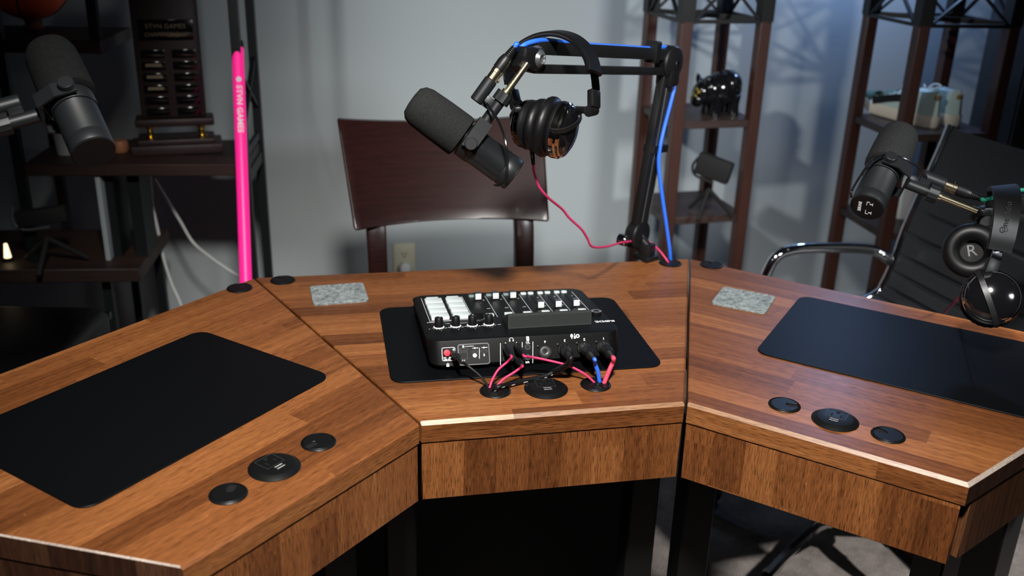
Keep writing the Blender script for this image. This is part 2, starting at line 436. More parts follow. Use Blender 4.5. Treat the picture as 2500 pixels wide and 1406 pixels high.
# black steel legs: each a flat plate upright with a foot plate
def leg(x, y, ang, w=.055, d=.10):
    G = rotz(ang, V((x, y, 0))); b = MB(G)
    b.box((0, 0, .315), (w, d, .62), bevel=.003, seg=1)
    b.box((0, 0, .006), (w+.04, d+.06, .012), bevel=.002, seg=1)
    b.build('leg', M_metal, desk, G)
leg(.305, .17, 0, .055, .05); leg(.205, .175, 0, .05, .05)
leg(-.305, .19, 0, .055, .05); leg(-.205, .19, 0, .05, .05)
leg(.89, .13, .45, .07, .07); leg(.62, -.06, .45, .06, .05)
leg(-.89, .13, -.45, .07, .07); leg(-.62, -.06, -.45, .06, .05)
b = MB(); b.box((-.06, .35, .36), (.62, .012, .56)); b.build('added_shade_panel', M_matte, desk)  # added black panel that fills the space under the desk with darkness
b = MB(rotz(-along(FR, CR_)*-1, V((0, 0, 0))));
G = rotz(along(EL_, BL), (EL_+BL)/2+V((.10, -.10, 0))); b = MB(G); b.box((.02, 0, .36), (.62, .012, .56)); b.build('added_shade_panel', M_matte, desk, G)  # second added panel, standing in for the dark under the left wing

# cable grommets and round power outlets let into the tops
M_outl = mat('socket_outline_grey', (.035, .035, .036), .4)
def grommet(p, slot, tab=False):
    T = Matrix.Translation(V((p.x, p.y, TZ))); R = .0230
    b = MB()
    b.lathe([(R-.006, -.012), (R-.006, .0005), (R, .0), (R, .0008), (R-.0012, .0022), (R-.0026, .0026), (R-.0032, .0016), (R-.0036, -.012)], T, 40)
    o = b.build('cable_grommet', M_grom, desk, T)
    pts = []; w = .0052; a0 = math.asin(w/(R-.0036))
    for k in range(41):
        a = a0+(2*PI-2*a0)*k/40; pts.append(((R-.0036)*math.cos(a), (R-.0036)*math.sin(a)))
    for k in range(9):
        a = -PI/2-PI*k/8; pts.append((.007+w*math.cos(a), w*math.sin(a)))
    b = MB(); b.prism(pts, -.001, .0022, T @ Matrix.Rotation(slot, 4, 'Z'), bevel=.0005)
    b.build('grommet_cap', M_grom, o, T)
    b = MB(); b.lathe([(0, -.010), (R-.0040, -.010), (R-.0040, .0005), (0, .0005)], T, 30); b.build('grommet_well', M_slot, o, T)
def outlet(p, ang):
    T = rotz(ang, V((p.x, p.y, TZ))); R = .0325
    b = MB(); b.lathe([(0, -.01), (R-.004, -.01), (R-.004, 0), (R, 0), (R, .001), (R-.0065, .0052), (R-.008, .0056), (0, .0056)], T, 48)
    o = b.build('power_outlet', M_grom, desk, T)
    b = MB(T); z = .0057
    for x0, y0, sx, sy in ((0, .0205, .027, .0006), (0, -.0035, .027, .0006), (-.0135, .0085, .0006, .0245), (.0135, .0085, .0006, .0245)):
        b.box((x0, y0, z), (sx, sy, .0007))
    b.build('socket_outline', M_outl, o, T)
    for x0, y0, sx, sy in ((-.0065, .006, .0022, .0075), (.0065, .006, .0022, .0065), (0, .0155, .0052, .0045)):
        b = MB(T); b.box((x0, y0, z), (sx, sy, .0007)); b.build('socket_slot', M_slot, o, T)
    for y0 in (-.0085, -.0135):
        b = MB(T); b.box((0, y0, z), (.0135, .0034, .0006)); b.box((0, y0-.0004, z+.0003), (.0118, .0010, .0006))
        b.mi = 1; b.box((0, y0+.0008, z+.0003), (.0118, .0009, .0005)); b.build('usb_port', [M_slot, M_usbw], o, T)
zt = lambda u, v: at_z(u, v, TZ)
aC, aL, aR = along(FL, FR), along(CL_, FL), along(FR, CR_)
for (u, v), s in (((1209, 955), -1.9), ((1454, 939.5), -1.4), ((690.5, 685), 2.5), ((1636.5, 643), .9),
                  ((557.5, 1206.5), aL+.55), ((777.5, 1080.5), aL+2.7+.35), ((585, 704), 1.1), ((1915, 989.5), aR+.35), ((2168, 1063), aR+2.75), ((1736.5, 647.5), 1.9)):
    grommet(zt(u, v), s)
outlet(zt(1333, 949.5), aC); outlet(zt(670, 1141.5), aL+.0); outlet(zt(2038.5, 1026.5), aR)

# ---------------------------------------------------------------- desk mats and coasters
def rrect(x0, x1, y0, y1, r, n=6):
    out = []
    for cx, cy, a in ((x1-r, y0+r, -PI/2), (x1-r, y1-r, 0), (x0+r, y1-r, PI/2), (x0+r, y0+r, PI)):
        for k in range(n+1): out.append((cx+r*math.cos(a+PI/2*k/n), cy+r*math.sin(a+PI/2*k/n)))
    return out
def deskmat(c, ang, w, h, label):
    F = rotz(ang, V((c.x, c.y, TZ))); b = MB()
    b.prism(rrect(-w/2, w/2, -h/2, h/2, .022), .0001, .0022, F, bevel=.0006)
    tag(b.build('desk_mat', M_mat, None, F), label, 'desk mat', 'black desk mats on the oak desk')
cs = [zt(922.4, 754), zt(954.4, 939), zt(1621.6, 896.8), zt(1497, 726)]
deskmat(sum(cs, V())/4, along(cs[1], cs[2]), .4225, .286, 'black desk mat under the audio mixer on the middle of the desk')
cs = [zt(490.4, 807.5), zt(811, 919.6), zt(202.5, 1252)]
angL = along(cs[2], cs[1]); cL = (cs[0]+cs[2])/2
deskmat(cL, angL, (cs[2]-cs[1]).length, (cs[0]-cs[1]).length, 'empty black desk mat on the left wing under the big near microphone')
p0, p1 = zt(1956, 722.8), zt(1841.8, 861.7); angR = along(p1, p0)-PI/2
eR = V((math.cos(angR), math.sin(angR), 0))
deskmat((p0+p1)/2+eR*.211, angR, .4225, (p0-p1).length, 'empty navy-black desk mat on the right wing beside a coaster')
def coaster(q, label):
    q = [at_z(u, v, TZ+.004) for u, v in q]; c = sum(q, V())/4
    ang = along(q[3], q[2]); e = V((math.cos(ang), math.sin(ang), 0)); f = V((-e.y, e.x, 0))
    w = ((q[1]-q[0]).length+(q[2]-q[3]).length)/2; h = ((q[0]-q[3]).length+(q[1]-q[2]).length)/2
    F = rotz(ang, V((c.x, c.y, TZ))); b = MB(); b.prism(rrect(-w/2, w/2, -h/2, h/2, .008), .0001, .0044, F, bevel=.0008)
    tag(b.build('felt_coaster', M_felt, None, F), label, 'coaster', 'grey felt coasters')
coaster([(755, 699), (887, 688.5), (900, 732), (765, 742)], 'grey felt square coaster on the middle desk section behind the mixer')
coaster([(1762, 698.5), (1893.5, 722), (1870, 764), (1739.5, 738.5)], 'grey felt square coaster on the right wing beside the navy-black mat')

# ---------------------------------------------------------------- audio mixer
MZ = TZ+.0022
ra, rb = at_z(1043, 833, .797), at_z(1516, 806, .797)
mang = along(ra, rb); mx_ = (ra+rb)/2
F = rotz(mang, V((mx_.x, mx_.y, MZ)))
mixer = thing('audio_mixer', 'black podcast mixing console with white pads and faders, cables plugged into its back', 'audio mixer', F)
MW_, MH, HR, HF, MD = .304, .0, .0445, .0185, .248     # width, rear height, front height, depth from rear ridge
tilt = math.atan2(HR-HF, MD)
# side profile: y away from the camera, z up, lofted across x with rounded corners
b = MB(F)
def sec(inset, grow):   # outline of the shell at a given level
    return rrect(-MW_/2+inset, MW_/2-inset, 0+inset+grow, MD-inset, .022-inset*.5, 5)
lv = [(.010, -.018, 0.004), (.004, -.0185, .007), (.0015, -.0175, .011), (.0003, -.0015, None), (0, 0, 'ridge'), (.004, .002, 'top')]
rings = []
for inset, grow, z in lv:
    ring = []
    for x, y in sec(inset, grow):
        zz = z
        if z is None: zz = (HR-.003)-(max(y, 0))*math.tan(tilt)
        elif z == 'ridge': zz = (HR-.001)-y*math.tan(tilt)
        elif z == 'top': zz = HR+.0006-y*math.tan(tilt)
        ring.append(b._v((x, y, zz)))
    rings.append(ring)
for a, c in zip(rings, rings[1:]):
    for k in range(len(a)): b._f((a[k], a[(k+1) % len(a)], c[(k+1) % len(a)], c[k]))
b._f(rings[0][::-1]); b._f(rings[-1])
M_mix = mat('mixer_black_plastic', (.0036, .0039, .0043), .42, bump=.03, bscale=1100, spec=.20)
b.build('body', M_mix, mixer, F)
b = MB(F)
for sx in (-1, 1):
    for y in (.01, .21): b.lathe([(0, 0.0002), (.010, .0002), (.010, .006), (0, .006)], Matrix.Translation(V((sx*.125, y, 0))), 16)
b.build('rubber_feet', M_matte, mixer, F)
# local frame of the sloping top: origin on the rear ridge
TOP = F @ Matrix.Translation(V((0, 0, HR+.0006))) @ Matrix.Rotation(-tilt, 4, 'X')
tn = (TOP.to_3x3() @ V((0, 0, 1))).normalized(); tp = TOP.translation
TI = TOP.inverted()
def top(u, v, h=0):
    q = TI @ at_plane(u, v, tp+tn*h, tn); return q
def z1(x, y): return (1000+x/8.32, 690+y/8.32)
def z2(x, y): return (1250+x/8.32, 690+y/8.32)
def pad_at(u0, v0, u1, v1, name, m, h=.004, inset=0, r=.0016):
    """rounded key lying in the picture between two corners of its row"""
    pass
# pads: two columns of four, white rubber
ya = top(*z1(300, 330), .004).y; yb = top(*z1(455, 715), .004).y
xa0 = top(*z1(440, 700), .004).x; xa1 = top(*z1(812, 690), .004).x
xb0 = top(*z1(892, 680), .004).x; xb1 = top(*z1(1245, 672), .004).x
y_lo = top(*z1(620, 728), .003).y; y_hi = top(*z1(470, 318), .004).y
ph = (y_hi-y_lo)/4
def key(x0, x1, y0, y1, h, name, m, r=.0016, bev=.0008, mats=None):
    b = MB(TOP); b.prism(rrect(x0, x1, y0, y1, r, 3), -.001, h, bevel=bev, seg=2); return b.build(name, m, mixer, TOP @ Matrix.Translation(V(((x0+x1)/2, (y0+y1)/2, 0))))
for k in range(4):
    y0 = y_lo+k*ph
    key(xa0, xa1, y0+.0013, y0+ph-.0016, .0050, 'pad', M_pad); key(xb0, xb1, y0+.0013, y0+ph-.0016, .0050, 'pad', M_pad)
ys = y_hi+.0025
for xm in ((xa0+xa1)/2, (xb0+xb1)/2): key(xm-.0105, xm+.0105, ys, ys+.009, .0034, 'small_button', M_pad)
# fader strips
capx = []
for (zx, zy, far) in ((1397, 322, 1), (1752, 306, 1), (2105, 289, 1)): capx.append(top(*z1(zx, zy), .004))
for (zx, zy, far) in ((591, 488, 0), (948, 470, 0), (1312, 449, 0)): capx.append(top(*z2(zx, zy), .004))
for i, q in enumerate(capx):
    b = MB(TOP)
    cw, chh = .0106, .010
    b.prism([(q.x-cw/2, q.y), (q.x+cw/2, q.y), (q.x+cw/2-.0005, q.y+.014), (q.x-cw/2+.0005, q.y+.014)], .0020, .0128, bevel=.0009)
    b.mi = 1
    b.box((q.x, q.y-.0002, .0073), (cw-.0004, .0010, .0102), bevel=.0004)
    b.mi = 0
    b.box((q.x, q.y+.007, .0005), (.002, .006, .005))
    fo = b.build('fader', [mat('fader_cap_teal_grey', (.05, .065, .07), .4) if i == 0 else bpy.data.materials['fader_cap_teal_grey'], M_cap], mixer, TOP @ Matrix.Translation(q))
y_near = capx[5].y-.022; y_far = capx[0].y+.014
sxs = [(capx[i].x) for i in range(6)]
pitch_ = (sxs[5]-sxs[0])/5
for i, x in enumerate(sxs):
    b = MB(TOP); b.box((x, (y_near+.006+y_far)/2, .0001), (.0022, y_far-y_near-.006, .0006)); b.build('fader_slot', M_slot, mixer, TOP)
yb0 = y_near-.006
ql = [top(*z1(1630, 636), .003), top(*z1(2008, 612), .003), top(*z2(308, 595), .003), top(*z2(682, 573), .003), top(*z2(1050, 556), .003), top(*z2(1422, 537), .003)]
for q in ql: key(q.x-.0068, q.x+.0068, q.y-.0042, q.y+.0042, .0034, 'small_button', M_pad, r=.0025)
qu = [top(*z2(228, 200), .003), top(*z2(376, 193), .003), top(*z2(570, 185), .003), top(*z2(718, 178), .003), top(*z2(908, 170), .003), top(*z2(1054, 164), .003)]
for q in qu: key(q.x-.0050, q.x+.0050, q.y-.0042, q.y+.0042, .003, 'small_button', M_pad, r=.0025)
M_padg = mat('dim_grey_key', (.22, .30, .30), .45)
for zz in ((1253, 250), (1606, 230), (1953, 215)):
    q = top(*z1(*zz), .003); key(q.x-.0048, q.x+.0048, q.y-.0042, q.y+.0042, .003, 'small_button', M_padg, r=.0025)
# printed lines, scales and lettering on the top
b = MB(TOP)
def line(p, q, w=.0007, z=.0002):
    p, q = V((p.x, p.y, z)), V((q.x, q.y, z)); d = q-p
    b.box(((p+q)/2), (d.length, w, .0002)) if abs(d.y) < 1e-6 else b.prism([((p.x-d.y/d.length*w/2), p.y+d.x/d.length*w/2), ((q.x-d.y/d.length*w/2), q.y+d.x/d.length*w/2), ((q.x+d.y/d.length*w/2), q.y-d.x/d.length*w/2), ((p.x+d.y/d.length*w/2), p.y-d.x/d.length*w/2)], z, z+.0002)
fx0, fx1 = xa0-.0035, xb1+.0035; fy0, fy1 = y_lo-.0035, ys+.012
for p, q in (((fx0, fy0), (fx0, fy1)), ((fx0, fy0), (fx1, fy0)), ((fx1, fy0), (fx1, fy1))): line(V((*p, 0)), V((*q, 0)))
for i in range(6):
    xs = sxs[i]+pitch_*.5
    line(V((xs, y_near-.010 if i < 5 else y_near-.012, 0)), V((xs, y_far+.013, 0)))
for i in range(6):
    for k in range(9):
        y = y_near+.008+k*(y_far-y_near-.02)/8
        w = .0058 if k in (0, 3) else .003
        if k in (0, 3, 8): b.box((sxs[i]+.0095, y, .0002), (w, .0009, .0002))
for (zz, t, s) in (((445, 810), 'SMART', .0048), ((775, 780), 'A B C D', .003), ((775, 835), 'MICS', .003), ((1100, 820), 'MONITOR', .003)):
    q = top(*z1(*zz), 0); b.text(t, s, Matrix.Translation(V((q.x, q.y, .0003))) @ Matrix.Rotation(PI, 4, 'Z'), bold=s*.03)
q = top(*z2(1885, 785), 0); b.text('RØDE', .0112, Matrix.Translation(V((q.x, q.y, .0003))) @ Matrix.Rotation(PI, 4, 'Z'), sx=1.05, bold=.0005)
kn = [top(*z1(603, 930), 0), top(*z1(945, 905), 0), top(*z1(1284, 890), 0), top(*z1(1620, 868), 0)]
for i, q in enumerate(kn):
    for k in range(6): line(V((q.x-.0165+k*.0004, q.y-.001, 0)), V((q.x-.0145, q.y-.001, 0)), .0006) if k == 0 else None
    for k in range(7):
        a = -PI*(.06+.88*k/6); b.box((q.x+.0108*math.cos(a), q.y+.004+.0108*math.sin(a), .0003), (.0008, .0008, .0003))
    b.text(str(4-i), .004, Matrix.Translation(V((q.x+.002, q.y-.0125, .0003))) @ Matrix.Rotation(PI, 4, 'Z'))
    line(V((q.x+.0135, q.y+.0015, 0)), V((q.x+.019, q.y+.0015, 0)), .0007)
b.build('top_markings', M_white, mixer, TOP)
# headphone volume knobs with pale base rings
for i, q in enumerate(kn):
    T = TOP @ Matrix.Translation(V((q.x, q.y+.0045, 0)))
    b = MB(); b.lathe([(.0070, .0004), (.0088, .0004), (.0088, .0012), (.0070, .0018)], T, 32, mi=[1, 1, 1]); b.mi = 0
    b.lathe([(.0070, 0), (.0070, .002), (.0066, .0158), (.0060, .0166), (0, .0169)], T, 32)
    a = (.9, 2.4, 1.2, 1.0)[i]; b.mi = 1
    b.box((.0042*math.cos(a), .0042*math.sin(a), .0168), (.0042, .001, .0006), T @ Matrix.Translation(V((.0042*math.cos(a), .0042*math.sin(a), 0))) @ Matrix.Rotation(a, 4, 'Z') @ Matrix.Translation(V((-.0042*math.cos(a), -.0042*math.sin(a), 0))))
    b.build('knob', [M_black, M_white], mixer, T)
q = top(*z1(1395, 770), 0); T = TOP @ Matrix.Translation(V((q.x, q.y+.0085, 0)))
b = MB()
b.lathe([(.0100, .0003), (.0118, .0003), (.0118, .0012), (.0100, .0018)], T, 40, mi=[1]*3)
b.sweep([T @ V((0, 0, z)) for z in (.001, .0130)], [((.0098+(.0005 if k % 2 else 0))*math.cos(2*PI*k/48), (.0098+(.0005 if k % 2 else 0))*math.sin(2*PI*k/48)) for k in range(48)], side=(1, 0, 0))
b.build('encoder_dial', [M_black, M_silver], mixer, T)
# tilted display: only its back plate faces the camera
sA, sB = top(1240.5, 802, 0), top(1443.8, 791.5, 0)
b = MB(TOP)
x0, x1, y0 = sA.x, sB.x, (sA.y+sB.y)/2
prof = [(y0, 0), (y0+.001, .0195), (y0+.006, .0225), (y0+.052, .004), (y0+.052, 0)]
va = [b._v((x0, y, z)) for y, z in prof]; vb = [b._v((x1, y, z)) for y, z in prof]
b._f(va[::-1]); b._f(vb)
for k in range(5): b._f((va[k], va[(k+1) % 5], vb[(k+1) % 5], vb[k]))
ds = b.build('display_screen', M_grey, mixer, TOP)
b = MB(TOP)
for xx in (x0+.0008, x1-.0008): b.box((xx, y0-.0002, .0098), (.0009, .0006, .0195))
b.box(((x0+x1)/2, y0-.0002, .0006), (x1-x0, .0006, .0007))
b.build('bezel_line', M_silver, ds, TOP)
b = MB(TOP)
vs = [b._v(p) for p in ((x0+.002, y0+.0075, .0223), (x1-.002, y0+.0075, .0223), (x1-.002, y0+.050, .0053), (x0+.002, y0+.050, .0053))]
b._f(vs); b.build('screen_glass', M_gloss, ds, TOP)
q = top(*z2(1730, 655), 0); T = TOP @ Matrix.Translation(V((q.x, q.y+.006, 0)))
b = MB(); b.lathe([(.0, .0004), (.0092, .0004), (.0092, .0045), (.0086, .0051), (.0086, .0052), (.0054, .0052), (.0054, .0052), (.0044, .0044), (0, .0044)], T, 36, mi=[0, 0, 0, 0, 1, 0, 0, 0])
b.build('record_button', [M_black, mat('record_ring_grey', (.20, .21, .21), .4)], mixer, T)

# rear face
yr = -.0185
RF = F @ Matrix.Translation(V((0, -.0177, .011))) @ Matrix.Rotation(PI/2-math.atan2(.016, .0305), 4, 'X')     # x right, y up, z towards the camera
rn = (RF.to_3x3() @ V((0, 0, 1))).normalized(); RI = RF.inverted()
def rear(u, v, h=0): return RI @ at_plane(u, v, RF.translation+rn*h, rn)
def w1(x, y): return rear(1040+x/9.615, 800+y/9.615)
def w2_(x, y): return rear(1280+x/9.615, 800+y/9.615)
def RT(q, z=0, rot=0): return RF @ Matrix.Translation(V((q.x, q.y, z))) @ Matrix.Rotation(rot, 4, 'Z')
# recessed bay with sockets
p, q = w1(745, 400), w1(1500, 840)
bx0, bx1, by0, by1 = p.x, q.x, q.y, p.y
b = MB(RF)
out_ = rrect(bx0-.0006, bx1+.0006, by0-.0006, by1+.0006, .004, 4); inn = rrect(bx0+.0008, bx1-.0008, by0+.0008, by1-.0008, .003, 4)
vo = [b._v((x, y, .0004)) for x, y in out_]; vi = [b._v((x, y, .0004)) for x, y in inn]; vd = [b._v((x, y, .0001)) for x, y in inn]
n_ = len(out_)
for k in range(n_):
    b._f((vo[k], vo[(k+1) % n_], vi[(k+1) % n_], vi[k]), 1)
b._f(vd, 0)
bay = b.build('socket_bay', [M_slot, M_silver], mixer, RF)
def rbox(name, c, sx, sy, m, h=.0006, parent=None, r=None):
    b = MB(RF); r = r if r is not None else min(sx, sy)*.45
    o_ = rrect(c.x-sx/2, c.x+sx/2, c.y-sy/2, c.y+sy/2, r, 4); i_ = rrect(c.x-sx/2+.0006, c.x+sx/2-.0006, c.y-sy/2+.0006, c.y+sy/2-.0006, max(r-.0006, .0001), 4)
    A = [b._v((x, y, h)) for x, y in o_]; B = [b._v((x, y, h)) for x, y in i_]; A0 = [b._v((x, y, 0)) for x, y in o_]
    for k in range(len(A)):
        b._f((A[k], A[(k+1) % len(A)], B[(k+1) % len(A)], B[k]), 1); b._f((A0[k], A0[(k+1) % len(A)], A[(k+1) % len(A)], A[k]), 1)
    b._f(B, 0)
    return b.build(name, [M_slot, m], parent or mixer, RF)
M_rim = mat('dull_port_rim', (.10, .10, .10), .35, .6)
rbox('card_slot', w1(875, 512), .0135, .0038, M_rim, parent=bay, r=.0008)
rbox('network_port', w1(877, 655), .0128, .0115, M_rim, parent=bay, r=.0006)
rbox('usb_c_port', w1(1150, 566), .0096, .0036, M_rim, parent=bay); rbox('usb_c_port', w1(1362, 552), .0096, .0036, M_rim, parent=bay)
# white print on the rear face
b = MB(RF); Z = .0007
def rl(p, q, w=.0009):
    d = (q-p); d.z = 0; L_ = d.length
    b.box((0, 0, 0), (L_, w, .0002), Matrix.Translation(V(((p.x+q.x)/2, (p.y+q.y)/2, Z))) @ Matrix.Rotation(math.atan2(d.y, d.x), 4, 'Z'))
def rt(s, size, q, rot=0, sx=1): b.text(s, size*1.12, Matrix.Translation(V((q.x, q.y, Z+.0001))) @ Matrix.Rotation(rot, 4, 'Z'), sx=sx*1.1, bold=size*.045)
def rpoly(pts): b.prism(pts, Z, Z+.0002)
def rdisc(c, r, n=20): rpoly([(c.x+r*math.cos(2*PI*k/n), c.y+r*math.sin(2*PI*k/n)) for k in range(n)])
def ringp(c, r0, r1, a0=0, a1=2*PI, n=24):
    for k in range(n):
        a, c2 = a0+(a1-a0)*k/n, a0+(a1-a0)*(k+1)/n
        rpoly([(c.x+r0*math.cos(a), c.y+r0*math.sin(a)), (c.x+r1*math.cos(a), c.y+r1*math.sin(a)), (c.x+r1*math.cos(c2), c.y+r1*math.sin(c2)), (c.x+r0*math.cos(c2), c.y+r0*math.sin(c2))])
p, q = w1(362, 470), w1(700, 770)
oo = rrect(p.x, q.x, q.y, p.y, .0026, 4); ii = rrect(p.x+.0009, q.x-.0009, q.y+.0009, p.y-.0009, .0018, 4)
for k in range(len(oo)): rpoly([oo[k], oo[(k+1) % len(oo)], ii[(k+1) % len(oo)], ii[k]])
c = w1(495, 705); rt('12V    3A', .0026, c, sx=.95); c = w1(495, 748); rt('USB PD', .0026, c, sx=.95)
c = w1(640, 515); rpoly([(c.x+.0012, c.y+.0028), (c.x-.0016, c.y-.0004), (c.x, c.y-.0002), (c.x-.001, c.y-.0028), (c.x+.0018, c.y+.0006), (c.x+.0003, c.y+.0006)])
c = w1(512, 885); rpoly([(c.x-.0022, c.y-.002), (c.x+.0022, c.y-.002), (c.x+.0022, c.y+.0016), (c.x-.0022, c.y+.0016)]); ringp(V((c.x, c.y+.0018, 0)), .0011, .0018, 0, PI, 10)
rl(w1(1253, 470), w1(1253, 725)); rt('2', .0042, w1(1363, 640))
rdisc(w1(1145, 650), .0032)
for zz in ((1145, 478), (1360, 465)):
    c = w1(*zz); rl(V((c.x-.004, c.y, 0)), V((c.x+.004, c.y, 0)), .0008); rdisc(c, .0014, 10); rpoly([(c.x+.004, c.y-.001), (c.x+.0055, c.y), (c.x+.004, c.y+.001)])
rl(w1(910, 440), w1(1120, 430), .0007); c = w1(873, 442); rpoly([(c.x-.0013, c.y-.0018), (c.x+.0013, c.y-.0018), (c.x+.0013, c.y+.001), (c.x+.0005, c.y+.0018), (c.x-.0013, c.y+.0018)])
rt('< >', .003, w1(877, 772))
rl(w1(1745, 362), w1(1747, 880)); rl(w1(2257, 338), w1(2257, 478)); rl(w2_(200, 325), w2_(196, 835))
c = w1(2003, 282); ringp(V((c.x, c.y, 0)), .0026, .0034, 0, PI, 14); rpoly([(c.x-.0036, c.y-.0026), (c.x-.0018, c.y-.0026), (c.x-.0018, c.y), (c.x-.0036, c.y)]); rpoly([(c.x+.0018, c.y-.0026), (c.x+.0036, c.y-.0026), (c.x+.0036, c.y), (c.x+.0018, c.y)])
rt('2', .0040, w1(1870, 378)); rt('1', .0040, w1(2125, 362))
c = w1(2385, 256); oo = rrect(c.x-.0022, c.x+.0022, c.y-.0036, c.y+.0036, .0007, 2); rpoly(oo)
rt('1/L', .0040, w1(2385, 350)); rt('2/R', .0036, w1(2380, 812))
for t, zz in (('4', (485, 325)), ('3', (945, 300)), ('2', (1405, 274)), ('1', (1857, 254))): rt(t, .0046, w2_(*zz), PI)
c = w2_(1110, 200); rpoly([(c.x+.0022*math.cos(a_*PI/8), c.y+.0005+.0032*math.sin(a_*PI/8)) for a_ in range(16)]); rpoly([(c.x-.0005, c.y-.0045), (c.x+.0005, c.y-.0045), (c.x+.0005, c.y-.002), (c.x-.0005, c.y-.002)])
c = w2_(1180, 195); rpoly([(c.x-.0018, c.y-.004), (c.x+.0018, c.y-.004), (c.x+.0012, c.y-.001), (c.x+.0005, c.y+.001), (c.x+.0006, c.y+.004), (c.x-.0006, c.y+.004), (c.x-.0005, c.y+.001), (c.x-.0012, c.y-.001)])
ringp(w2_(1250, 195), .0014, .0031)
b.build('rear_markings', M_white, mixer, RF)
b = MB(RF); c = w1(1145, 650); b.text('1', .004, Matrix.Translation(V((c.x, c.y, Z+.0004)))); b.build('port_digit', M_matte, mixer, RF)
b = MB(); b.lathe([(0, 0), (.0052, 0), (.0052, .0015), (.0047, .0026), (0, .003)], RT(w1(490, 595)), 28)
b.build('power_button', M_red, mixer, RT(w1(490, 595)))
b = MB(RF); c = w1(628, 868); b.box((c.x, c.y, .0003), (.0105, .0042, .0005), bevel=.0001); b.build('lock_slot', M_slot, mixer, RF)
for zz in ((1875, 733), (2125, 733)): rbox('headphone_jack', w1(*zz), .0080, .0080, M_rim, r=.0040)
for q in (w1(2385, 455), w1(2385, 690)):
    o_ = rbox('line_jack', q, .0084, .0084, M_silver, r=.0042)
XLRS = [w2_(490, 560), w2_(950, 515), w2_(1400, 480), w2_(1855, 450)]
for i, q in enumerate(XLRS):
    b = MB(); b.lathe([(.0112, .0), (.0112, .001), (.0106, .0018), (.0098, .0018), (.0094, .0006), (0, .0006)], RT(q), 36, mi=[1, 1, 1, 0, 0])
    if i == 0:
        b.mi = 2; b.lathe([(.0030, .0008), (.0080, .0008), (.0077, .002), (.0042, .0026), (.0030, .002)], RT(q), 28)
    b.mi = 1; b.box((q.x-.0102, q.y+.0085, .0008), (.0046, .0036, .0014), RF, bevel=.0005)
    b.build('xlr_socket', [M_slot, M_black, M_rim], mixer, RF)
# ---------------------------------------------------------------- cables at the mixer
def dep(P): return (V(P)-CAM).dot(_fw)
def path(p0, mids, p1, pre=None, post=None):
    """run through surveyed points, distance from the camera going evenly from p0 to p1"""
    d0, d1 = dep(p0), dep(p1); n = len(mids)+1
    out = [V(p0)] + ([V(pre)] if pre is not None else [])
    for i, (u, v) in enumerate(mids): out.append(at(u, v, lerp(d0, d1, (i+1)/n)))
    return out + ([V(post)] if post is not None else []) + [V(p1)]
def cable(name, label, cat, pts, r, m, group=None, mt=None, mats=None):
    t = thing(name, label, cat, V(pts[0]), group)
    b = MB(); b.tube(pts, r, 10, 8, mat=mt); b.build('cord', mats or m, t); return t
def xlr_plug(t, p, d, sleeve, droop=0, name='connector'):
    d = V(d).normalized(); T = frame(p, d)
    b = MB()
    b.lathe([(0, -.004), (.0086, -.004), (.0088, .0), (.0088, .016), (.0082, .0175)], T, 28, mi=[1, 1, 1, 1])
    b.lathe([(.0082, .0175), (.0089, .019), (.0089, .034), (.0080, .040), (.0076, .044)], T, 28)
    pr = [(.0076, .044)]
    for k in range(7): pr += [(.0070-.0004*k, .0455+.003*k), (.0060-.0004*k, .0465+.003*k), (.0060-.0004*k, .0478+.003*k)]
    pr += [(.0040, .069), (0, .069)]
    b.lathe(pr, T, 24)
    b.build(name, [M_black, sleeve], t)
    return V(p)+d*.066
def gpt(u, v): return at_z(u, v, TZ-.006)
def sock(q): return RF @ V((q.x, q.y, .001))
M_nick = mat('dull_nickel', (.16, .165, .17), .3, .9)
dn = (rn + V((0, 0, -.10))).normalized()
# 1: coral cable, 2: blue cable, 3: black cable with white dashes
t = thing('microphone_cable', 'thick coral-red cable from the mixer socket nearest the right edge into the desk grommet', 'cable', sock(XLRS[3]), 'microphone cables at the mixer')
dn = reach(1496, 873, sock(XLRS[3]), .066)-sock(XLRS[3]); dn.normalize(); e = xlr_plug(t, sock(XLRS[3]), dn, M_nick); g = gpt(1471, 948)
b = MB(); b.tube(path(e-dn*.004, [(1496, 885), (1487, 905), (1477, 930)], g, pre=e+dn*.006), .0035, 12); b.build('cord', M_redc, t)
t = thing('microphone_cable', 'thick blue cable from the mixer socket marked 2 into the desk grommet', 'cable', sock(XLRS[2]), 'microphone cables at the mixer')
dn = reach(1450, 876, sock(XLRS[2]), .066)-sock(XLRS[2]); dn.normalize(); e = xlr_plug(t, sock(XLRS[2]), dn, M_nick); g = gpt(1467, 944)
b = MB(); b.tube(path(e-dn*.004, [(1453, 888), (1460, 908), (1463, 928)], g, pre=e+dn*.006), .0032, 12); b.build('cord', M_bluec, t)
t = thing('microphone_cable', 'thick black cable with white woven dashes crossing the desk from mixer to grommet', 'cable', sock(XLRS[1]), 'microphone cables at the mixer')
dn = reach(1392, 874, sock(XLRS[1]), .066)-sock(XLRS[1]); dn.normalize(); e = xlr_plug(t, sock(XLRS[1]), dn, M_black); g = gpt(1199, 960)
pts = [e-dn*.004, e+dn*.006, at_z(1384, 891, TZ+.030), at_z(1352, 909, TZ+.010)]
def dash(j, k): return 1 if (j % 6 in (0, 1) and k in (1, 2)) or (j % 6 in (2, 3) and k in (7, 8)) or (j % 6 in (3, 4) and k in (4, 5)) else 0
b = MB(); b.tube(pts, .0045, 12); b.build('heat_shrink', M_black, t)
pts2 = [pts[-1], at_z(1330, 918, TZ+.0065), at_z(1296, 926, TZ+.0055), at_z(1250, 936, TZ+.006), at_z(1216, 945, TZ+.009), g]
b = MB(); b.tube(pts2, .0036, 12, 9, mat=dash); b.build('cord', [M_black, M_white], t)
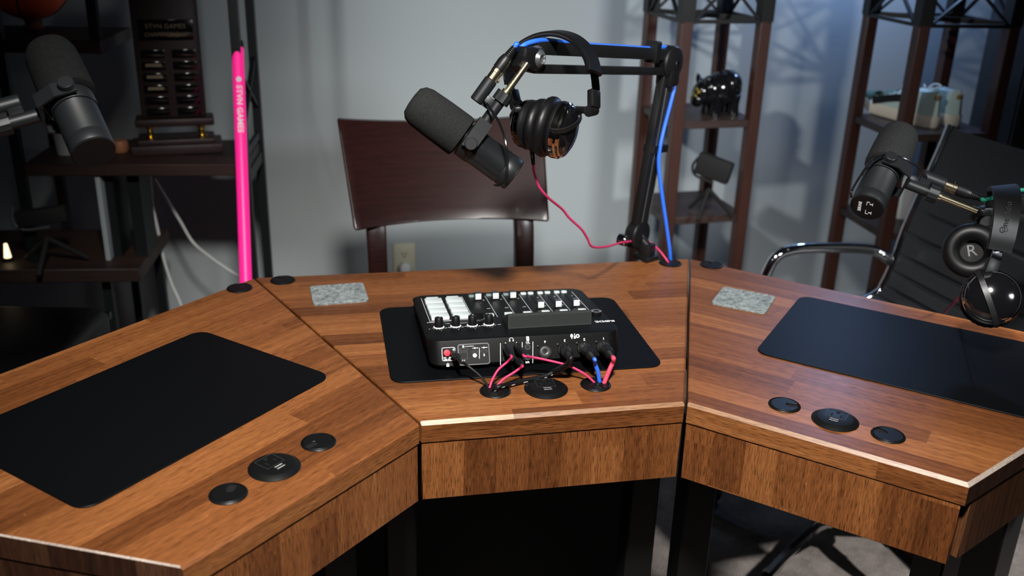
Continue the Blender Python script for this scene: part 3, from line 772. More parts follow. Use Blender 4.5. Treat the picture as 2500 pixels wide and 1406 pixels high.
# headphone leads
def jack(t, p, d, L=.03, r=.0052, name='plug'):
    d = V(d).normalized(); T = frame(p, d); b = MB()
    b.lathe([(0, -.003), (.0030, -.003), (.0030, .001), (r, .002), (r, L*.7), (r*.8, L*.8), (r*.55, L), (0, L)], T, 20)
    b.build(name, M_black, t); return V(p)+d*L
jj = [w1(1872, 440), w1(2125, 430), w1(2128, 735)]
def lead(q, d, L, mids, g, label, pre=.008):
    p = sock(q); t = thing('headphone_cable', label, 'cable', p, 'pink headphone leads at the mixer')
    d = V(d).normalized(); e = jack(t, p, d, L, .0056)
    b = MB(); b.tube(path(e-d*.003, mids, g, pre=e+d*pre), .0019, 10); b.build('cord', M_pinkc, t)
lead(jj[0], reach(1247, 868, sock(jj[0]), .050)-sock(jj[0]), .050, [(1238, 884), (1217, 902), (1203, 925), (1196, 944)], gpt(1190, 962), 'thin pink lead from headphone jack 2 looping down to the left desk grommet, outer one')
lead(jj[2], reach(1274, 892, sock(jj[2]), .050)-sock(jj[2]), .050, [(1268, 900), (1252, 911), (1230, 925), (1213, 943)], gpt(1200, 963), 'thin pink lead from the low headphone jack to the left desk grommet, inner one')
lead(jj[1], reach(1278, 866, sock(jj[1]), .048)-sock(jj[1]), .048, [(1300, 872), (1330, 878), (1384, 891.5), (1425.6, 912), (1450, 933)], gpt(1461, 946), 'thin pink lead from headphone jack 1 crossing right over the sockets to the right grommet')
p = sock(w1(640, 585)); t = thing('power_cable', 'thin black power cable from beside the red power button to the left grommet', 'cable', p)
d = (reach(1124, 881, p, .043)-p).normalized(); T = frame(p, d, RF.to_3x3() @ V((1, 0, 0))); b = MB()
b.box((0, 0, .012), (.0105, .0062, .026), T, bevel=.0018); b.lathe([(.0031, .024), (.0029, .038), (.0022, .044), (0, .044)], T, 16); b.build('plug', M_black, t)
e = p+d*.043
b = MB(); b.tube(path(e-d*.003, [(1138, 890), (1156, 904), (1174, 920), (1189, 940)], gpt(1196, 960), pre=e+d*.006), .0019, 10); b.build('cord', M_black, t)

# ---------------------------------------------------------------- microphones
def mic(label, P, A, S, cable_pts, group, foam=None, caps=False, pin=None, stud=.055):
    """P yoke pivot, A axis towards the foam, S direction of the mounting stem"""
    A = V(A).normalized(); S = (V(S)-A*V(S).dot(A)).normalized(); Nn = A.cross(S).normalized()
    if pin is not None:
        Nn = (V(pin)-A*V(pin).dot(A)).normalized(); S2 = Nn.cross(A); S = S2 if S2.dot(S) > 0 else -S2; Nn = A.cross(S).normalized()*-1 if False else A.cross(S).normalized()
        Nn = -Nn if False else Nn
    T = Matrix(((Nn.x, S.x, A.x, P.x), (Nn.y, S.y, A.y, P.y), (Nn.z, S.z, A.z, P.z), (0, 0, 0, 1)))   # x pin, y stem, z axis
    root = thing('microphone', label, 'microphone', T, group)
    b = MB()
    b.lathe([(0, -.0805), (.0225, -.0805), (.0225, -.0825), (.0258, -.0835), (.0270, -.0815), (.0270, -.066), (.0263, -.0645), (.0263, -.063), (.0270, -.0615), (.0270, -.012), (.0285, -.010), (.0285, .0095), (.0275, .011), (.0255, .0125), (.0255, .0150), (0, .0150)], T, 56)
    b.build('body', M_mic, root, T)
    b = MB(); b.lathe([(0, -.0845), (.0255, -.0845), (.0266, -.0836), (.0266, -.0822), (0, -.0822)], T, 56)
    tc = b.build('tail_cap', M_black, root, T)
    if caps:
        b = MB(); R = T @ Matrix.Translation(V((0, 0, -.0847))) @ Matrix.Rotation(PI, 4, 'X') @ Matrix.Rotation(caps, 4, 'Z')
        b.text('SHURE', .0066, R @ Matrix.Translation(V((0, .011, 0))), bold=.0003)
        for x in (-.0095, .0095):
            b.box((x, .001, 0), (.0075, .0009, .0002), R); b.box((x-.0036 if x < 0 else x+.0036, -.0012, 0), (.0009, .0045, .0002), R)
            b.box((x, -.0055, 0), (.0015, .0045, .0002), R); b.box((x, -.008, 0), (.006, .0008, .0002), R)
        b.build('tail_lettering', M_white, tc, T)
    b = MB(); b.lathe([(0, .0145), (.0295, .0145), (.0335, .0165), (.0342, .022), (.0338, .06), (.0325, .092), (.0290, .103), (.0215, .1095), (.010, .111), (0, .1112)], T, 64)
    b.build('windscreen', foam or M_foam, root, T)
    b = MB(); w = .011
    for z0, z1, r_ in ((.0118, .0128, .0288), (-.0125, -.0115, .0287)): b.lathe([(.0265, z0), (r_, z0), (r_, z1), (.0265, z1)], T, 56)
    b.build('trim_ring', M_gloss, root, T)
    pl = [(.0345, -.009), (.0345, .018), (.0235, .040), (-.0235, .040), (-.0345, .018), (-.0345, -.009)]
    b = MB()
    b.sweep([T @ V((x, y, 0)) for x, y in pl], [(-w, -.0016), (w, -.0016), (w, .0016), (-w, .0016)], side=A)
    b.build('yoke', M_mic, root, T, sharp=15)
    for sgn in (1, -1):
        b = MB(); b.cyl(T @ V((sgn*.027, 0, 0)), T @ V((sgn*.0365, 0, 0)), .006); b.cyl(T @ V((sgn*.0362, 0, 0)), T @ V((sgn*.0445, 0, 0)), .0098, bev=.001, n=32)
        b.build('yoke_knob', M_mic, root, T)
    b = MB(); b.cyl(T @ V((0, .038, 0)), T @ V((0, .085, 0)), .0088, bev=.001, n=28)
    b.box((0, .066, .0145), (.007, .018, .017), T, bevel=.001)
    b.build('stem', M_mic, root, T)
    b = MB(); n_ = 24
    b.sweep([T @ V((0, y, 0)) for y in (.077, .079, .091, .093)], [((.0135+(.0008 if k % 2 else 0))*math.cos(2*PI*k/n_), (.0135+(.0008 if k % 2 else 0))*math.sin(2*PI*k/n_)) for k in range(n_)], side=A)
    b.build('clamp_nut', M_mic, root, T)
    b = MB()
    b.lathe([(0, .090), (.0078, .090), (.0078, .098), (.0052, .0985), (.0052, .095+stud), (0, .095+stud)], T @ Matrix.Rotation(-PI/2, 4, 'X'), 20)
    b.build('threaded_stud', M_brass, root, T)
    b = MB(); b.cyl(T @ V((0, .056, .030)), T @ V((0, .097, .030)), .0105, bev=.0015, n=30)
    b.build('output_barrel', M_mic, root, T)
    b = MB(); b.tube([T @ V(q) if not isinstance(q, V) else q for q in cable_pts], .0019, 8); b.build('tail_cable', M_gloss, root, T)
    return T
# centre microphone
dP = 1.485
Pc = at(1148, 349, dP)
Ac = at(1010, 266, 1.460)-at(1236, 432, 1.488)
Sc = at(1215, 235, 1.50)-at(1150, 345, 1.485)
Tc = mic('dark grey broadcast microphone hanging over the mixer in front of the wooden chair', Pc, Ac, Sc,
         [at(1176, 241, 1.478), at(1192, 258, 1.455), at(1218, 298, 1.440), at(1234, 345, 1.43), at(1239, 395, 1.43), at(1234, 437, 1.43), at(1216, 452, 1.435), at(1207, 452, 1.45)], 'broadcast microphones', pin=-ray(1165, 352))
# left microphone
Pl = at(179, 258, 1.235)
Al = at(100, 105, 1.275)-at(226, 390, 1.19)
Sl = at(10, 325, 1.285)-at(150, 235, 1.25)
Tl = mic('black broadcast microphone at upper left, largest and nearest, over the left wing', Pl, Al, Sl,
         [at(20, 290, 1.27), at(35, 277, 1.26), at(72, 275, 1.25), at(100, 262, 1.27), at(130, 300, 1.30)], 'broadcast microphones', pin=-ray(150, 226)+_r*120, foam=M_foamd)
# right microphone
Pr = at(2154, 424, 1.585)
Ar = at(2194, 318, 1.645)-at(2104, 515, 1.54)
Sr = at(2290, 478, 1.575)-at(2190, 425, 1.60)
Tr = mic('dark grey broadcast microphone at right with its white-printed tail towards the camera', Pr, Ar, Sr,
         [at(2262, 432, 1.57), at(2247, 412, 1.565), at(2210, 388, 1.56), at(2165, 378, 1.56), at(2128, 392, 1.55), at(2100, 430, 1.525), at(2079, 466, 1.505), at(2078, 482, 1.51)], 'broadcast microphones', caps=-.2, stud=.062)

# xlr leads of the microphones
def xlr_lead(name, label, T, pts, r, m, boot=True, group=None, mats=None):
    p = T @ V((0, .097, .030)); d = (T.to_3x3() @ V((0, 1, 0))).normalized()
    t = thing(name, label, 'cable', p, group)
    b = MB(); F_ = frame(p, d)
    b.lathe([(0, -.002), (.0090, -.002), (.0090, .012), (.0096, .0125), (.0096, .0185), (.0085, .019), (0, .019)], F_, 28)
    b.box((.0098, 0, .004), (.003, .005, .006), F_, bevel=.0008)
    b.build('connector_sleeve', M_brass, t)
    b = MB(); pr = [(.0088, .019), (.0102, .0195), (.0102, .033), (.0085, .041)]
    for k in range(6): pr += [(.0078-.0004*k, .0425+.003*k), (.0066-.0004*k, .0435+.003*k), (.0066-.0004*k, .0447+.003*k)]
    pr += [(.0042, .0615), (0, .0615)]
    b.lathe([(0, .019)]+pr, F_, 26); b.build('connector_boot', M_black, t)
    e = p+d*.058
    b = MB(); b.tube([e]+pts(e, d), r, 10); b.build('cord', m, t)
    return t
# ---------------------------------------------------------------- centre boom arm
def link(b, p0, p1, w, t, side): b.bar(p0, p1, w, t, side, bevel=.001)
foot = at_z(1577, 634, TZ)
arm = thing('boom_arm', 'black folding microphone arm standing on the back edge of the middle desk section', 'microphone arm', foot)
base_top = at(1556, 572, dep(foot)-.01)
elbow = at(1633, 152, 1.83)
head = at(1301, 141, 1.512)
hd = head-elbow; hd.z = 0; hd.normalize()
An = V((hd.y, -hd.x, 0))
if An.dot(_fw) > 0: An = -An         # arm-plane normal, towards the camera
b = MB(); fl = frame(foot, UP, An)
px_ = at_z(1600, 640, TZ)-at_z(1553, 622, TZ); pdir = V((px_.x, px_.y, 0)).normalized(); pn = V((-pdir.y, pdir.x, 0))
b.bar(foot-pdir*.022+UP*.0075, foot+pdir*.018+UP*.0058, .034, .010, pn, bevel=.002)
b.box((0, 0, .020), (.026, .026, .030), fl, bevel=.003)
b.build('clamp', M_silver if False else M_metal, arm)
b = MB(); b.cyl(foot+UP*.03, base_top, .009); b.cyl(base_top-An*.014, base_top+An*.012, .030, bev=.004, n=40)
b.cyl(base_top+An*.012, base_top+An*.016, .028, .012, n=36); b.build('base_joint', M_black, arm)
side = (elbow-base_top).cross(An).normalized()
b = MB(); kp = base_top-side*.027-An*.006-UP*.012 if side.dot(_r) > 0 else base_top+side*.027-An*.006-UP*.012
b.cyl(kp, kp-An*.02, .012, bev=.002); b.lathe([(0, .0), (.006, 0), (.005, .003), (0, .0036)], frame(kp+An*.001, An), 16); b.build('tension_knob', M_chrome, arm)
b = MB()
for s_ in (-.012, .012): link(b, base_top+side*s_, elbow+side*s_, .0165, .016, side)
b.build('lower_arm', M_metal, arm)
b = MB()
for s_ in (-.0275, -.0035, .0035+.0165):
    pass
for s_ in (-.0045, .0185): link(b, base_top+side*s_+An*.0085, elbow+side*s_+An*.0085, .0024, .0012, side)
b.build('groove_line', M_silver, arm)
b = MB(); b.cyl(elbow-An*.016, elbow+An*.014, .0315, bev=.004, n=44); b.cyl(elbow+An*.014, elbow+An*.019, .0290, .012, n=40)
b.box((0, 0, 0), (.036, .034, .05), frame(elbow-UP*.02, UP, An), bevel=.006); b.build('elbow_joint', M_black, arm)
for jn in (elbow, base_top):
    b = MB(); b.lathe([(0, 0), (.0045, 0), (.004, .0018), (0, .0024)], frame(jn+An*.0185 if jn is elbow else jn+An*.0155, An), 16); b.build('joint_bolt', M_chrome, arm)
u1 = (head-elbow).normalized(); vs = u1.cross(An).normalized()
if vs.z < 0: vs = -vs
b = MB(); link(b, head+vs*.016, elbow+vs*.014, .021, .017, vs); link(b, head-vs*.017, elbow-vs*.017, .014, .015, vs); b.build('upper_arm', M_metal, arm)
b = MB(); b.cyl(head-An*.018, head+An*.006, .0235, bev=.003, n=40); b.box((0, 0, 0), (.05, .03, .034), frame(head+u1*.012, vs, u1), bevel=.006); b.build('head_joint', M_black, arm)
b = MB(); b.lathe([(.0200, .006), (.0196, .0085), (.0080, .0200), (.0070, .0200), (.0058, .0170), (0, .0170)], frame(head, An), 40)
b.build('friction_cone', M_silver, arm)
stud_end = Tc @ V((0, .148, 0)); tipc = at(1270, 158, dep(stud_end)+.012)
b = MB(); b.bar(head+u1*.02, tipc, .020, .016, An, bevel=.004); b.cyl(tipc, stud_end+(tipc-stud_end)*.2, .0095, n=20); b.box((0, 0, 0), (.018, .022, .026), frame(tipc, (stud_end-tipc), An), bevel=.004)
b.build('tilt_head', M_black, arm)
# straps and blue cable along the arm
def strap(p, axis, w, h, label):
    F_ = frame(p, axis, vs if abs(V(axis).normalized().z) < .7 else side); b = MB()
    pr = rrect(-w/2, w/2, -h/2, h/2, .004, 3)
    b.sweep([F_ @ V((0, 0, -.007)), F_ @ V((0, 0, .007))], pr, side=(F_.to_3x3() @ V((1, 0, 0))))
    tag(b.build('cable_strap', M_black, None, F_), label, 'strap', 'cable straps on the arm')
bl = [at(1262, 122, 1.485), at(1283, 108, 1.49), at(1310, 100, 1.50), at(1340, 99, 1.525), at(1380, 104, 1.56), at(1430, 109, 1.61), at(1500, 113, 1.69), at(1580, 118, 1.77), at(1608, 115, 1.80), at(1632, 119, 1.825), at(1650, 150, 1.85), at(1651, 190, 1.855), at(1640, 240, 1.86), at(1622, 310, 1.87), at(1612, 356, 1.875), at(1608, 400, 1.885), at(1614, 460, 1.90), at(1627, 550, 1.925), at(1635, 610, 1.94), at_z(1637, 643, TZ-.008)]
xlr_lead('microphone_cable', 'blue cable running along the boom arm and down into the back grommet', Tc, lambda e, d: [e+d*.008]+bl, .0040, M_bluec)
strap(lerp(head+vs*.012, elbow+vs*.012, .85)+vs*.006, u1, .040, .026, 'black strap tying the blue cable to the upper bar of the boom arm')
b = MB()
sp_ = lerp(base_top, elbow, .515); strap(sp_+side*.010*(1 if side.dot(_r) > 0 else -1), (elbow-base_top), .058, .026, 'black strap tying the blue cable to the upright bars of the boom arm')

# ---------------------------------------------------------------- headphones
def headphones(label, band, bw, Wd, sl, cups, group, flip=1):
    """band: arch points; Wd: band width direction; sl: two slider paths; cups: dicts c, a (outward axis), h (hinge point), s (strap direction)"""
    root = thing('headphones', label, 'headphones', V(band[len(band)//2]), group)
    pts = catmull(band, 10); n = len(pts)
    b = MB(); th = .0042
    prof = [(-bw/2, -th), (bw/2, -th), (bw/2+.001, 0), (bw/2-.002, th), (-bw/2+.002, th), (-bw/2-.001, 0)]
    b.sweep(pts, prof, side=Wd)
    hb = b.build('headband', M_leather, root, sharp=50)
    b = MB()
    for s_ in (-1, 1):
        off = [p+V(Wd).normalized()*s_*(bw/2+.0005) for p in pts[4:-4]]
        b.tube(off, .0009, 6, 0)
    b.build('piping', M_pipe, hb)
    for i, q in enumerate(sl):
        b = MB(); b.sweep(catmull(q, 4), [(-.0075, -.0016), (.0075, -.0016), (.0075, .0016), (-.0075, .0016)], side=Wd)
        so = b.build('slider', M_dchrome, root)
        b = MB(); L = len(q)
        for k in range(9):
            p = lerp(q[0], q[-1], .15+.07*k); b.bar(p-V(Wd).normalized()*.004, p+V(Wd).normalized()*.004, .0011, .0042, (q[-1]-q[0]))
        b.build('notch_scale', M_steel, so)
        e0, e1 = q[-1], cups[i]['h']
        b = MB(); bx = (q[-1]-q[0]).normalized()
        b.bar(q[-1]-bx*.016, q[-1]+bx*.012, .021, .012, Wd, bevel=.003)
        b.bar(q[-1]+bx*.008, e1, .013, .012, Wd, bevel=.004)
        b.lathe([(0, -.0085), (.0085, -.0085), (.0085, .0085), (0, .0085)], frame(e1, Wd), 24)
        b.build('hinge', M_black, root)
        c = cups[i]; A = V(c['a']).normalized(); Cc = V(c['c']); R = c.get('r', .041)
        T = frame(Cc, A, c['s'])
        b = MB()
        b.lathe([(0, -.006), (R*.85, -.006), (R*.98, -.002), (R, .001), (R, .0035), (R*.985, .0105), (R*.93, .0130), (R*.91, .0132), (R*.90, .0165), (R*.86, .0182), (R*.60, .0240), (R*.22, .0275), (0, .0279)], T, 56, mi=[0, 0, 0, 0, 1, 2, 0, 1, 2, 3, 3, 3])
        cu = b.build('ear_cup', [M_black, M_dchrome if c.get('dark') else M_cupmetal, M_chrome, M_gloss], root, T, sharp=30)
        b = MB(); N_ = 64; pr = []
        q2 = 14
        rings = []
        for k in range(N_):
            a = 2*PI*k/N_; rw = 1+(.018 if (k % 2 and c.get('ribbed', True)) else 0)
            ring = []
            for j in range(q2):
                f = 2*PI*j/q2
                rr = R*.74+.0140*math.cos(f); zz = -.0165+.0115*math.sin(f)
                if math.cos(f) > 0: rr *= rw
                ring.append(b._v(T @ V((rr*math.cos(a), rr*math.sin(a), zz))))
            rings.append(ring)
        for k in range(N_):
            A_, B_ = rings[k], rings[(k+1) % N_]
            for j in range(q2): b._f((A_[j], A_[(j+1) % q2], B_[(j+1) % q2], B_[j]))
        b.build('ear_pad', M_leather, root, T, sharp=60)
        b = MB(); b.lathe([(0, -.0075), (R*.80, -.0075), (R*.80, -.0055), (0, -.0055)], T, 40)
        bf = b.build('inner_cloth', M_slot, root, T)
        if c.get('mark'):
            b = MB(); b.text(c['mark'], .027, T @ Matrix.Translation(V((0, 0, -.0079))) @ Matrix.Rotation(PI, 4, 'X') @ Matrix.Rotation(c.get('mrot', 0), 4, 'Z'))
            b.build('inner_letter', M_lgrey, bf, T)
        # flat strap from the hinge over the shell to the far rim
        sd = T.to_3x3() @ V((1, 0, 0)); sd = sd.normalized(); od = A
        ed = V(c['e']) if c.get('e') is not None else -sd
        ed = (ed-A*ed.dot(A)).normalized()
        arc = [Cc+sd*R*1.08+od*.006]
        for k in range(9):
            q = lerp(sd*R*1.02, ed*R*1.02, k/8); ro = q.length/R
            arc.append(Cc+q+od*(.0035+.0279-.0125*min(1, ro)**2.2-.004*max(0, ro-.85)/.15))
        arc.append(Cc+ed*R*1.03+od*.006)
        if not c.get('far'):
            b = MB(); b.sweep(catmull(arc, 5), [(-.0042, -.0011), (.0042, -.0011), (.0042, .0011), (-.0042, .0011)], side=od.cross(sd)); b.build('yoke_strap', M_strap, root, sharp=50)
        b = MB(); b.bar(e1, Cc+sd*R*1.08+od*.006, .013, .010, Wd, bevel=.003); b.build('swivel_arm', M_black, root)
    return root
M_pipe = mat('thread_piping', (.035, .030, .032), .5)
M_cupmetal = mat('polished_bronze_ring', (.60, .52, .44), .10, 1)
M_lgrey = mat('light_grey_print', (.16, .165, .165), .5)
M_strap = mat('satin_black_strap', (.020, .020, .021), .38, .4)
camr = V((_r.x, _r.y, 0)).normalized(); camf = V((_fw.x, _fw.y, 0)).normalized()
# centre pair, slung over the boom arm
X = (camr*.80-camf*.60).normalized(); Wd = (camr*.64+camf*.77).normalized()
ctr = at(1350, 84, 1.512)
def arch(u, v, d): return at(u, v, d)
band = [at(1247, 205, 1.585), at(1243, 172, 1.58), at(1252, 140, 1.57), at(1276, 110, 1.555), at(1312, 89, 1.535), at(1352, 81, 1.515), at(1392, 89, 1.495), at(1423, 111, 1.475), at(1443, 143, 1.46), at(1452, 178, 1.448)]
slR = [at(1450, 175, 1.452), at(1453.5, 200, 1.449), at(1455, 222, 1.448), at(1450, 245, 1.449)]
slL = [at(1246, 195, 1.584), at(1247, 212, 1.584), at(1250, 228, 1.584), at(1256, 242, 1.584)]
aR_ = (camr*.90-camf*.42-UP*.12)
cR_ = at(1362, 316, 1.475); cL_ = at(1297, 305, 1.545)
tt_ = (camr*.67+camf*.74).normalized()
headphones('black headphones with bronze-ringed cups hung over the middle boom arm', band, .027, Wd, [slL, slR],
    [dict(c=cL_, a=-X*.96-camf*.1, h=at(1262, 258, 1.575), s=-tt_*.75+UP*.65, r=.040, dark=True),
     dict(c=cR_, a=aR_, h=at(1444, 270, 1.452), s=tt_*.85+UP*.5, e=-tt_*.95+UP*.22, r=.0445)], 'headphones on the arms')
p0 = at(1297, 372, 1.545)
t = thing('headphone_cable', 'pink cable dropping from the middle headphones and sagging behind the boom arm foot', 'cable', p0)
b = MB(); b.cyl(p0+V((0, 0, .012)), at(1302, 402, 1.545), .0042, .0030); b.build('strain_relief', M_black, t)
b = MB(); b.tube([at(1302, 400, 1.545), at(1304, 420, 1.55), at(1316, 455, 1.56), at(1338, 482, 1.58), at(1372, 510, 1.62), at(1390, 532, 1.64), at(1420, 560, 1.67), at(1434, 582, 1.69), at(1446, 602, 1.71), at(1480, 602, 1.77), at(1518, 592, 1.86), at(1555, 588, 1.95), at(1585, 591, 1.96), at(1610, 612, 1.94), at(1630, 638, 1.93), at_z(1634, 645, TZ-.008)], .0022, 8); b.build('cord', M_pinkc, t)

# right-hand arm: only its mic end shows at the frame edge
hd2 = at(2392, 522, 1.62)
arm2 = thing('boom_arm', 'black microphone arm coming in from the right edge behind the headband', 'microphone arm', hd2)
far = [at(2490, 478, 1.62), at(2700, 470, 1.70)]
b = MB(); link(b, at(2440, 500, 1.625), at(2760, 462, 1.75), .024, .018, UP); link(b, at(2440, 535, 1.625), at(2760, 520, 1.75), .016, .015, UP); b.build('upper_arm', M_metal, arm2)
b = MB(); st = Tr @ V((0, .150, 0)); b.cyl(st, hd2, .0062, n=18); b.box((0, 0, 0), (.022, .020, .03), frame(hd2, (at(2440, 520, 1.625)-hd2), UP), bevel=.004); b.bar(hd2, at(2445, 520, 1.625), .026, .018, UP, bevel=.004); b.build('tilt_head', M_black, arm2)
b = MB(); b.cyl(at(2412, 545, 1.60), at(2412, 545, 1.63), .014, bev=.002); b.build('friction_knob', M_black, arm2)
el2 = at(2790, 478, 1.76)
b = MB(); b.cyl(el2-camf*.018, el2+camf*.018, .032, bev=.004, n=36); b.build('elbow_joint', M_black, arm2)
foot2 = V((1.02, .12, TZ)); foot2 = at_z(2790, 905, TZ)
foot2 = V((.93, .06, TZ))
b = MB(); link(b, el2+camr*.012, foot2+UP*.05+camr*.012, .016, .016, camr); link(b, el2-camr*.012, foot2+UP*.05-camr*.012, .016, .016, camr); b.build('lower_arm', M_metal, arm2)
b = MB(); b.cyl(foot2+UP*.001, foot2+UP*.06, .022, bev=.003); b.box((0, 0, .0068), (.06, .06, .012), Matrix.Translation(foot2), bevel=.002); b.build('clamp', M_metal, arm2)
xlr_lead('microphone_cable', 'green cable plugged into the right microphone behind the headband', Tr, lambda e, d: [e+d*.008, at(2428, 480, 1.625), at(2460, 468, 1.645), at(2520, 462, 1.66), at(2620, 458, 1.70)], .0034, M_greenc)
# right-hand headphones
c1 = at(2372, 613, 1.60); c2 = at(2421, 727, 1.505)
band2 = [at(2437, 612, 1.50), at(2447, 575, 1.497), at(2455, 530, 1.50), at(2459, 490, 1.515), at(2456, 466, 1.545), at(2448, 458, 1.58), at(2440, 466, 1.615), at(2428, 510, 1.635), at(2410, 555, 1.64)]
Wd2 = (camr*.97+camf*.1+UP*.10).normalized()
hp = headphones('black headphones at the right edge, R inside one cup, chrome-rimmed shell below', band2, .040, Wd2,
    [[at(2438, 608, 1.503), at(2433, 622, 1.502), at(2427, 637, 1.502), at(2420, 655, 1.502)], [at(2411, 552, 1.64), at(2405, 560, 1.64), at(2400, 566, 1.64), at(2396, 574, 1.638)]],
    [dict(c=c2, a=at(2440, 715, 1.40)-at(2421, 732, 1.51), h=at(2408, 676, 1.498), s=at(2402, 690, 1.50)-c2, e=at(2430, 790, 1.50)-c2, r=.043),
     dict(c=c1, a=-(at(2378, 611, 1.50)-at(2372, 613, 1.60)), h=at(2400, 580, 1.63), s=at(2398, 575, 1.62)-c1, r=.043, far=True, mark='R', mrot=-.85, ribbed=False)], 'headphones on the arms')
b = MB(); q = lerp(band2[1], band2[2], .75); nrm_ = Wd2.cross((band2[3]-band2[1])).normalized(); nrm_ = nrm_ if nrm_.dot(_fw) < 0 else -nrm_
b.text('OneOdio', .0135, frame(lerp(band2[1], band2[2], .95)+nrm_*.0052, nrm_, (band2[3]-band2[1])))
b.build('band_lettering', M_matte, hp)
p0 = at(2366, 690, 1.60)
t = thing('headphone_cable', 'pink cable slanting down from the right headphones behind the desk edge', 'cable', p0)
b = MB(); b.tube([p0, at(2358, 702, 1.63), at(2335, 733, 1.73), at(2311, 757, 1.80), at(2290, 785, 1.87), at(2270, 830, 1.95)], .0021, 8); b.build('cord', M_pinkc, t)

# left-hand arm, standing beyond the frame edge
lh = Tl @ V((0, .162, 0)); lS = (Tl.to_3x3() @ V((0, 1, 0))).normalized()
foot3 = V((-.93, .05, TZ)); el3 = V((-1.12, -.02, 1.16))
arm3 = thing('boom_arm', 'black microphone arm at the left edge, almost wholly outside the frame', 'microphone arm', foot3)
b = MB(); b.cyl(Tl @ V((0, .146, 0)), lh, .009, n=18); b.box((0, 0, 0), (.022, .020, .03), frame(lh, lS), bevel=.004); b.build('tilt_head', M_black, arm3)
b = MB()
for dz in (-.014, .014): link(b, lh+UP*dz+lS*.01, el3+UP*dz, .016, .016, UP)
b.build('upper_arm', M_metal, arm3)
b = MB(); b.cyl(el3-V((0, .018, 0)), el3+V((0, .018, 0)), .030, bev=.004, n=36); b.build('elbow_joint', M_black, arm3)
b = MB()
for dx in (-.012, .012): link(b, el3+V((dx, 0, 0)), foot3+V((dx, 0, .05)), .016, .016, V((1, 0, 0)))
b.build('lower_arm', M_metal, arm3)
b = MB(); b.cyl(foot3+UP*.001, foot3+UP*.06, .022, bev=.003); b.box((0, 0, .0068), (.06, .06, .012), Matrix.Translation(foot3), bevel=.002); b.build('clamp', M_metal, arm3)
# ---------------------------------------------------------------- wooden chair behind the desk
tl, bl_, br_ = at(843, 288, 2.12), at(868, 562, 2.06), at(1336, 549, 2.16)
tr = at(1345, 300, 2.22)
wch = thing('wooden_chair', 'dark cherry wooden chair with a wide curved back board behind the desk', 'chair', V(((bl_.x+br_.x)/2, (bl_.y+br_.y)/2, 0)))
ang = along(bl_, br_)
CF = rotz(ang, V(((bl_.x+br_.x)/2, (bl_.y+br_.y)/2, 0)))      # local: x along the back, y away from the desk
W2 = (br_-bl_).length/2+.003; z0, z1_ = bl_.z, tl.z; lean = (CF.inverted() @ tl).y/(z1_-z0)
wt = ((tl-tr).length)/2
b = MB(CF)
def backpt(s, t, off):
    x = lerp(W2, wt, t)*s
    sag = .048*(1-s*s)
    return V((x, lean*(t*(z1_-z0))+sag+off, lerp(z0, z1_, t)-.020*t*(1-s*s)+.006*(1-t)*0))
nu, nv = 24, 8
ss = [math.sin(PI/2*(2*i/nu-1)*.995)/math.sin(PI/2*.995) for i in range(nu+1)]
prof_c = []
for side_, off in ((0, -.011), (1, .011)):
    pass
def rc(i, j):    # rounded outline corners
    s = 2*i/nu-1; t = j/nv
    return s, t
b.grid(lambda a, c: backpt(2*a-1, c, -.011), nu, nv)
b.grid(lambda a, c: backpt(2*a-1, c, .011), nu, nv)
for a, c in ((0, None), (1, None)): b.grid(lambda p, q: backpt(2*a-1, p, -.011+.022*q), nv, 1)
for c in (0, 1): b.grid(lambda p, q: backpt(2*p-1, c, -.011+.022*q), nu, 1)
bmesh.ops.remove_doubles(b.bm, verts=b.bm.verts[:], dist=.0005)
bmesh.ops.recalc_face_normals(b.bm, faces=b.bm.faces[:])
es = [e for e in b.bm.edges if len(e.link_faces) == 2 and e.calc_face_angle(0) > 1.0]
vcorner = [v for v in b.bm.verts if sum(1 for e in v.link_edges if e in set(es)) == 3]
up_e = [e for e in b.bm.edges if e.verts[0] in vcorner and e.verts[1] in vcorner]
bmesh.ops.bevel(b.bm, geom=[e for e in es], offset=.006, segments=3, affect='EDGES', profile=.5)
b.build('back_board', M_mahog, wch, CF, sharp=50)
for s in (-1, 1):
    b = MB(CF)
    x = s*(W2-.050)
    pts = [V((x, lean*.06+.046, z0+.06)), V((x, .030, z0-.02)), V((x, .006, .50)), V((x, -.002, .44)), V((x, .02, .25)), V((x, .065, 0))]
    b.sweep(catmull(pts, 4), rrect(-.021, .021, -.016, .016, .005, 2), side=CF.to_3x3() @ V((1, 0, 0))); b.build('leg', M_mahog, wch, CF)
    b = MB(CF); b.sweep([V((s*(W2-.03), -.40, .44)), V((s*(W2-.03), -.40, 0))], rrect(-.019, .019, -.019, .019, .004, 2), side=(1, 0, 0)); b.build('leg', M_mahog, wch, CF)
    b = MB(CF); b.box((s*(W2-.05), -.20, .19), (.018, .40, .03), bevel=.003); b.build('stretcher', M_mahog, wch, CF)
b = MB(CF); b.box((0, -.205, .425), (2*W2-.06, .42, .05), bevel=.004); b.build('seat_frame', M_mahog, wch, CF)
b = MB(CF); b.box((0, -.21, .468), (2*W2-.02, .44, .045), bevel=.016, seg=3); b.build('seat', M_leather, wch, CF)

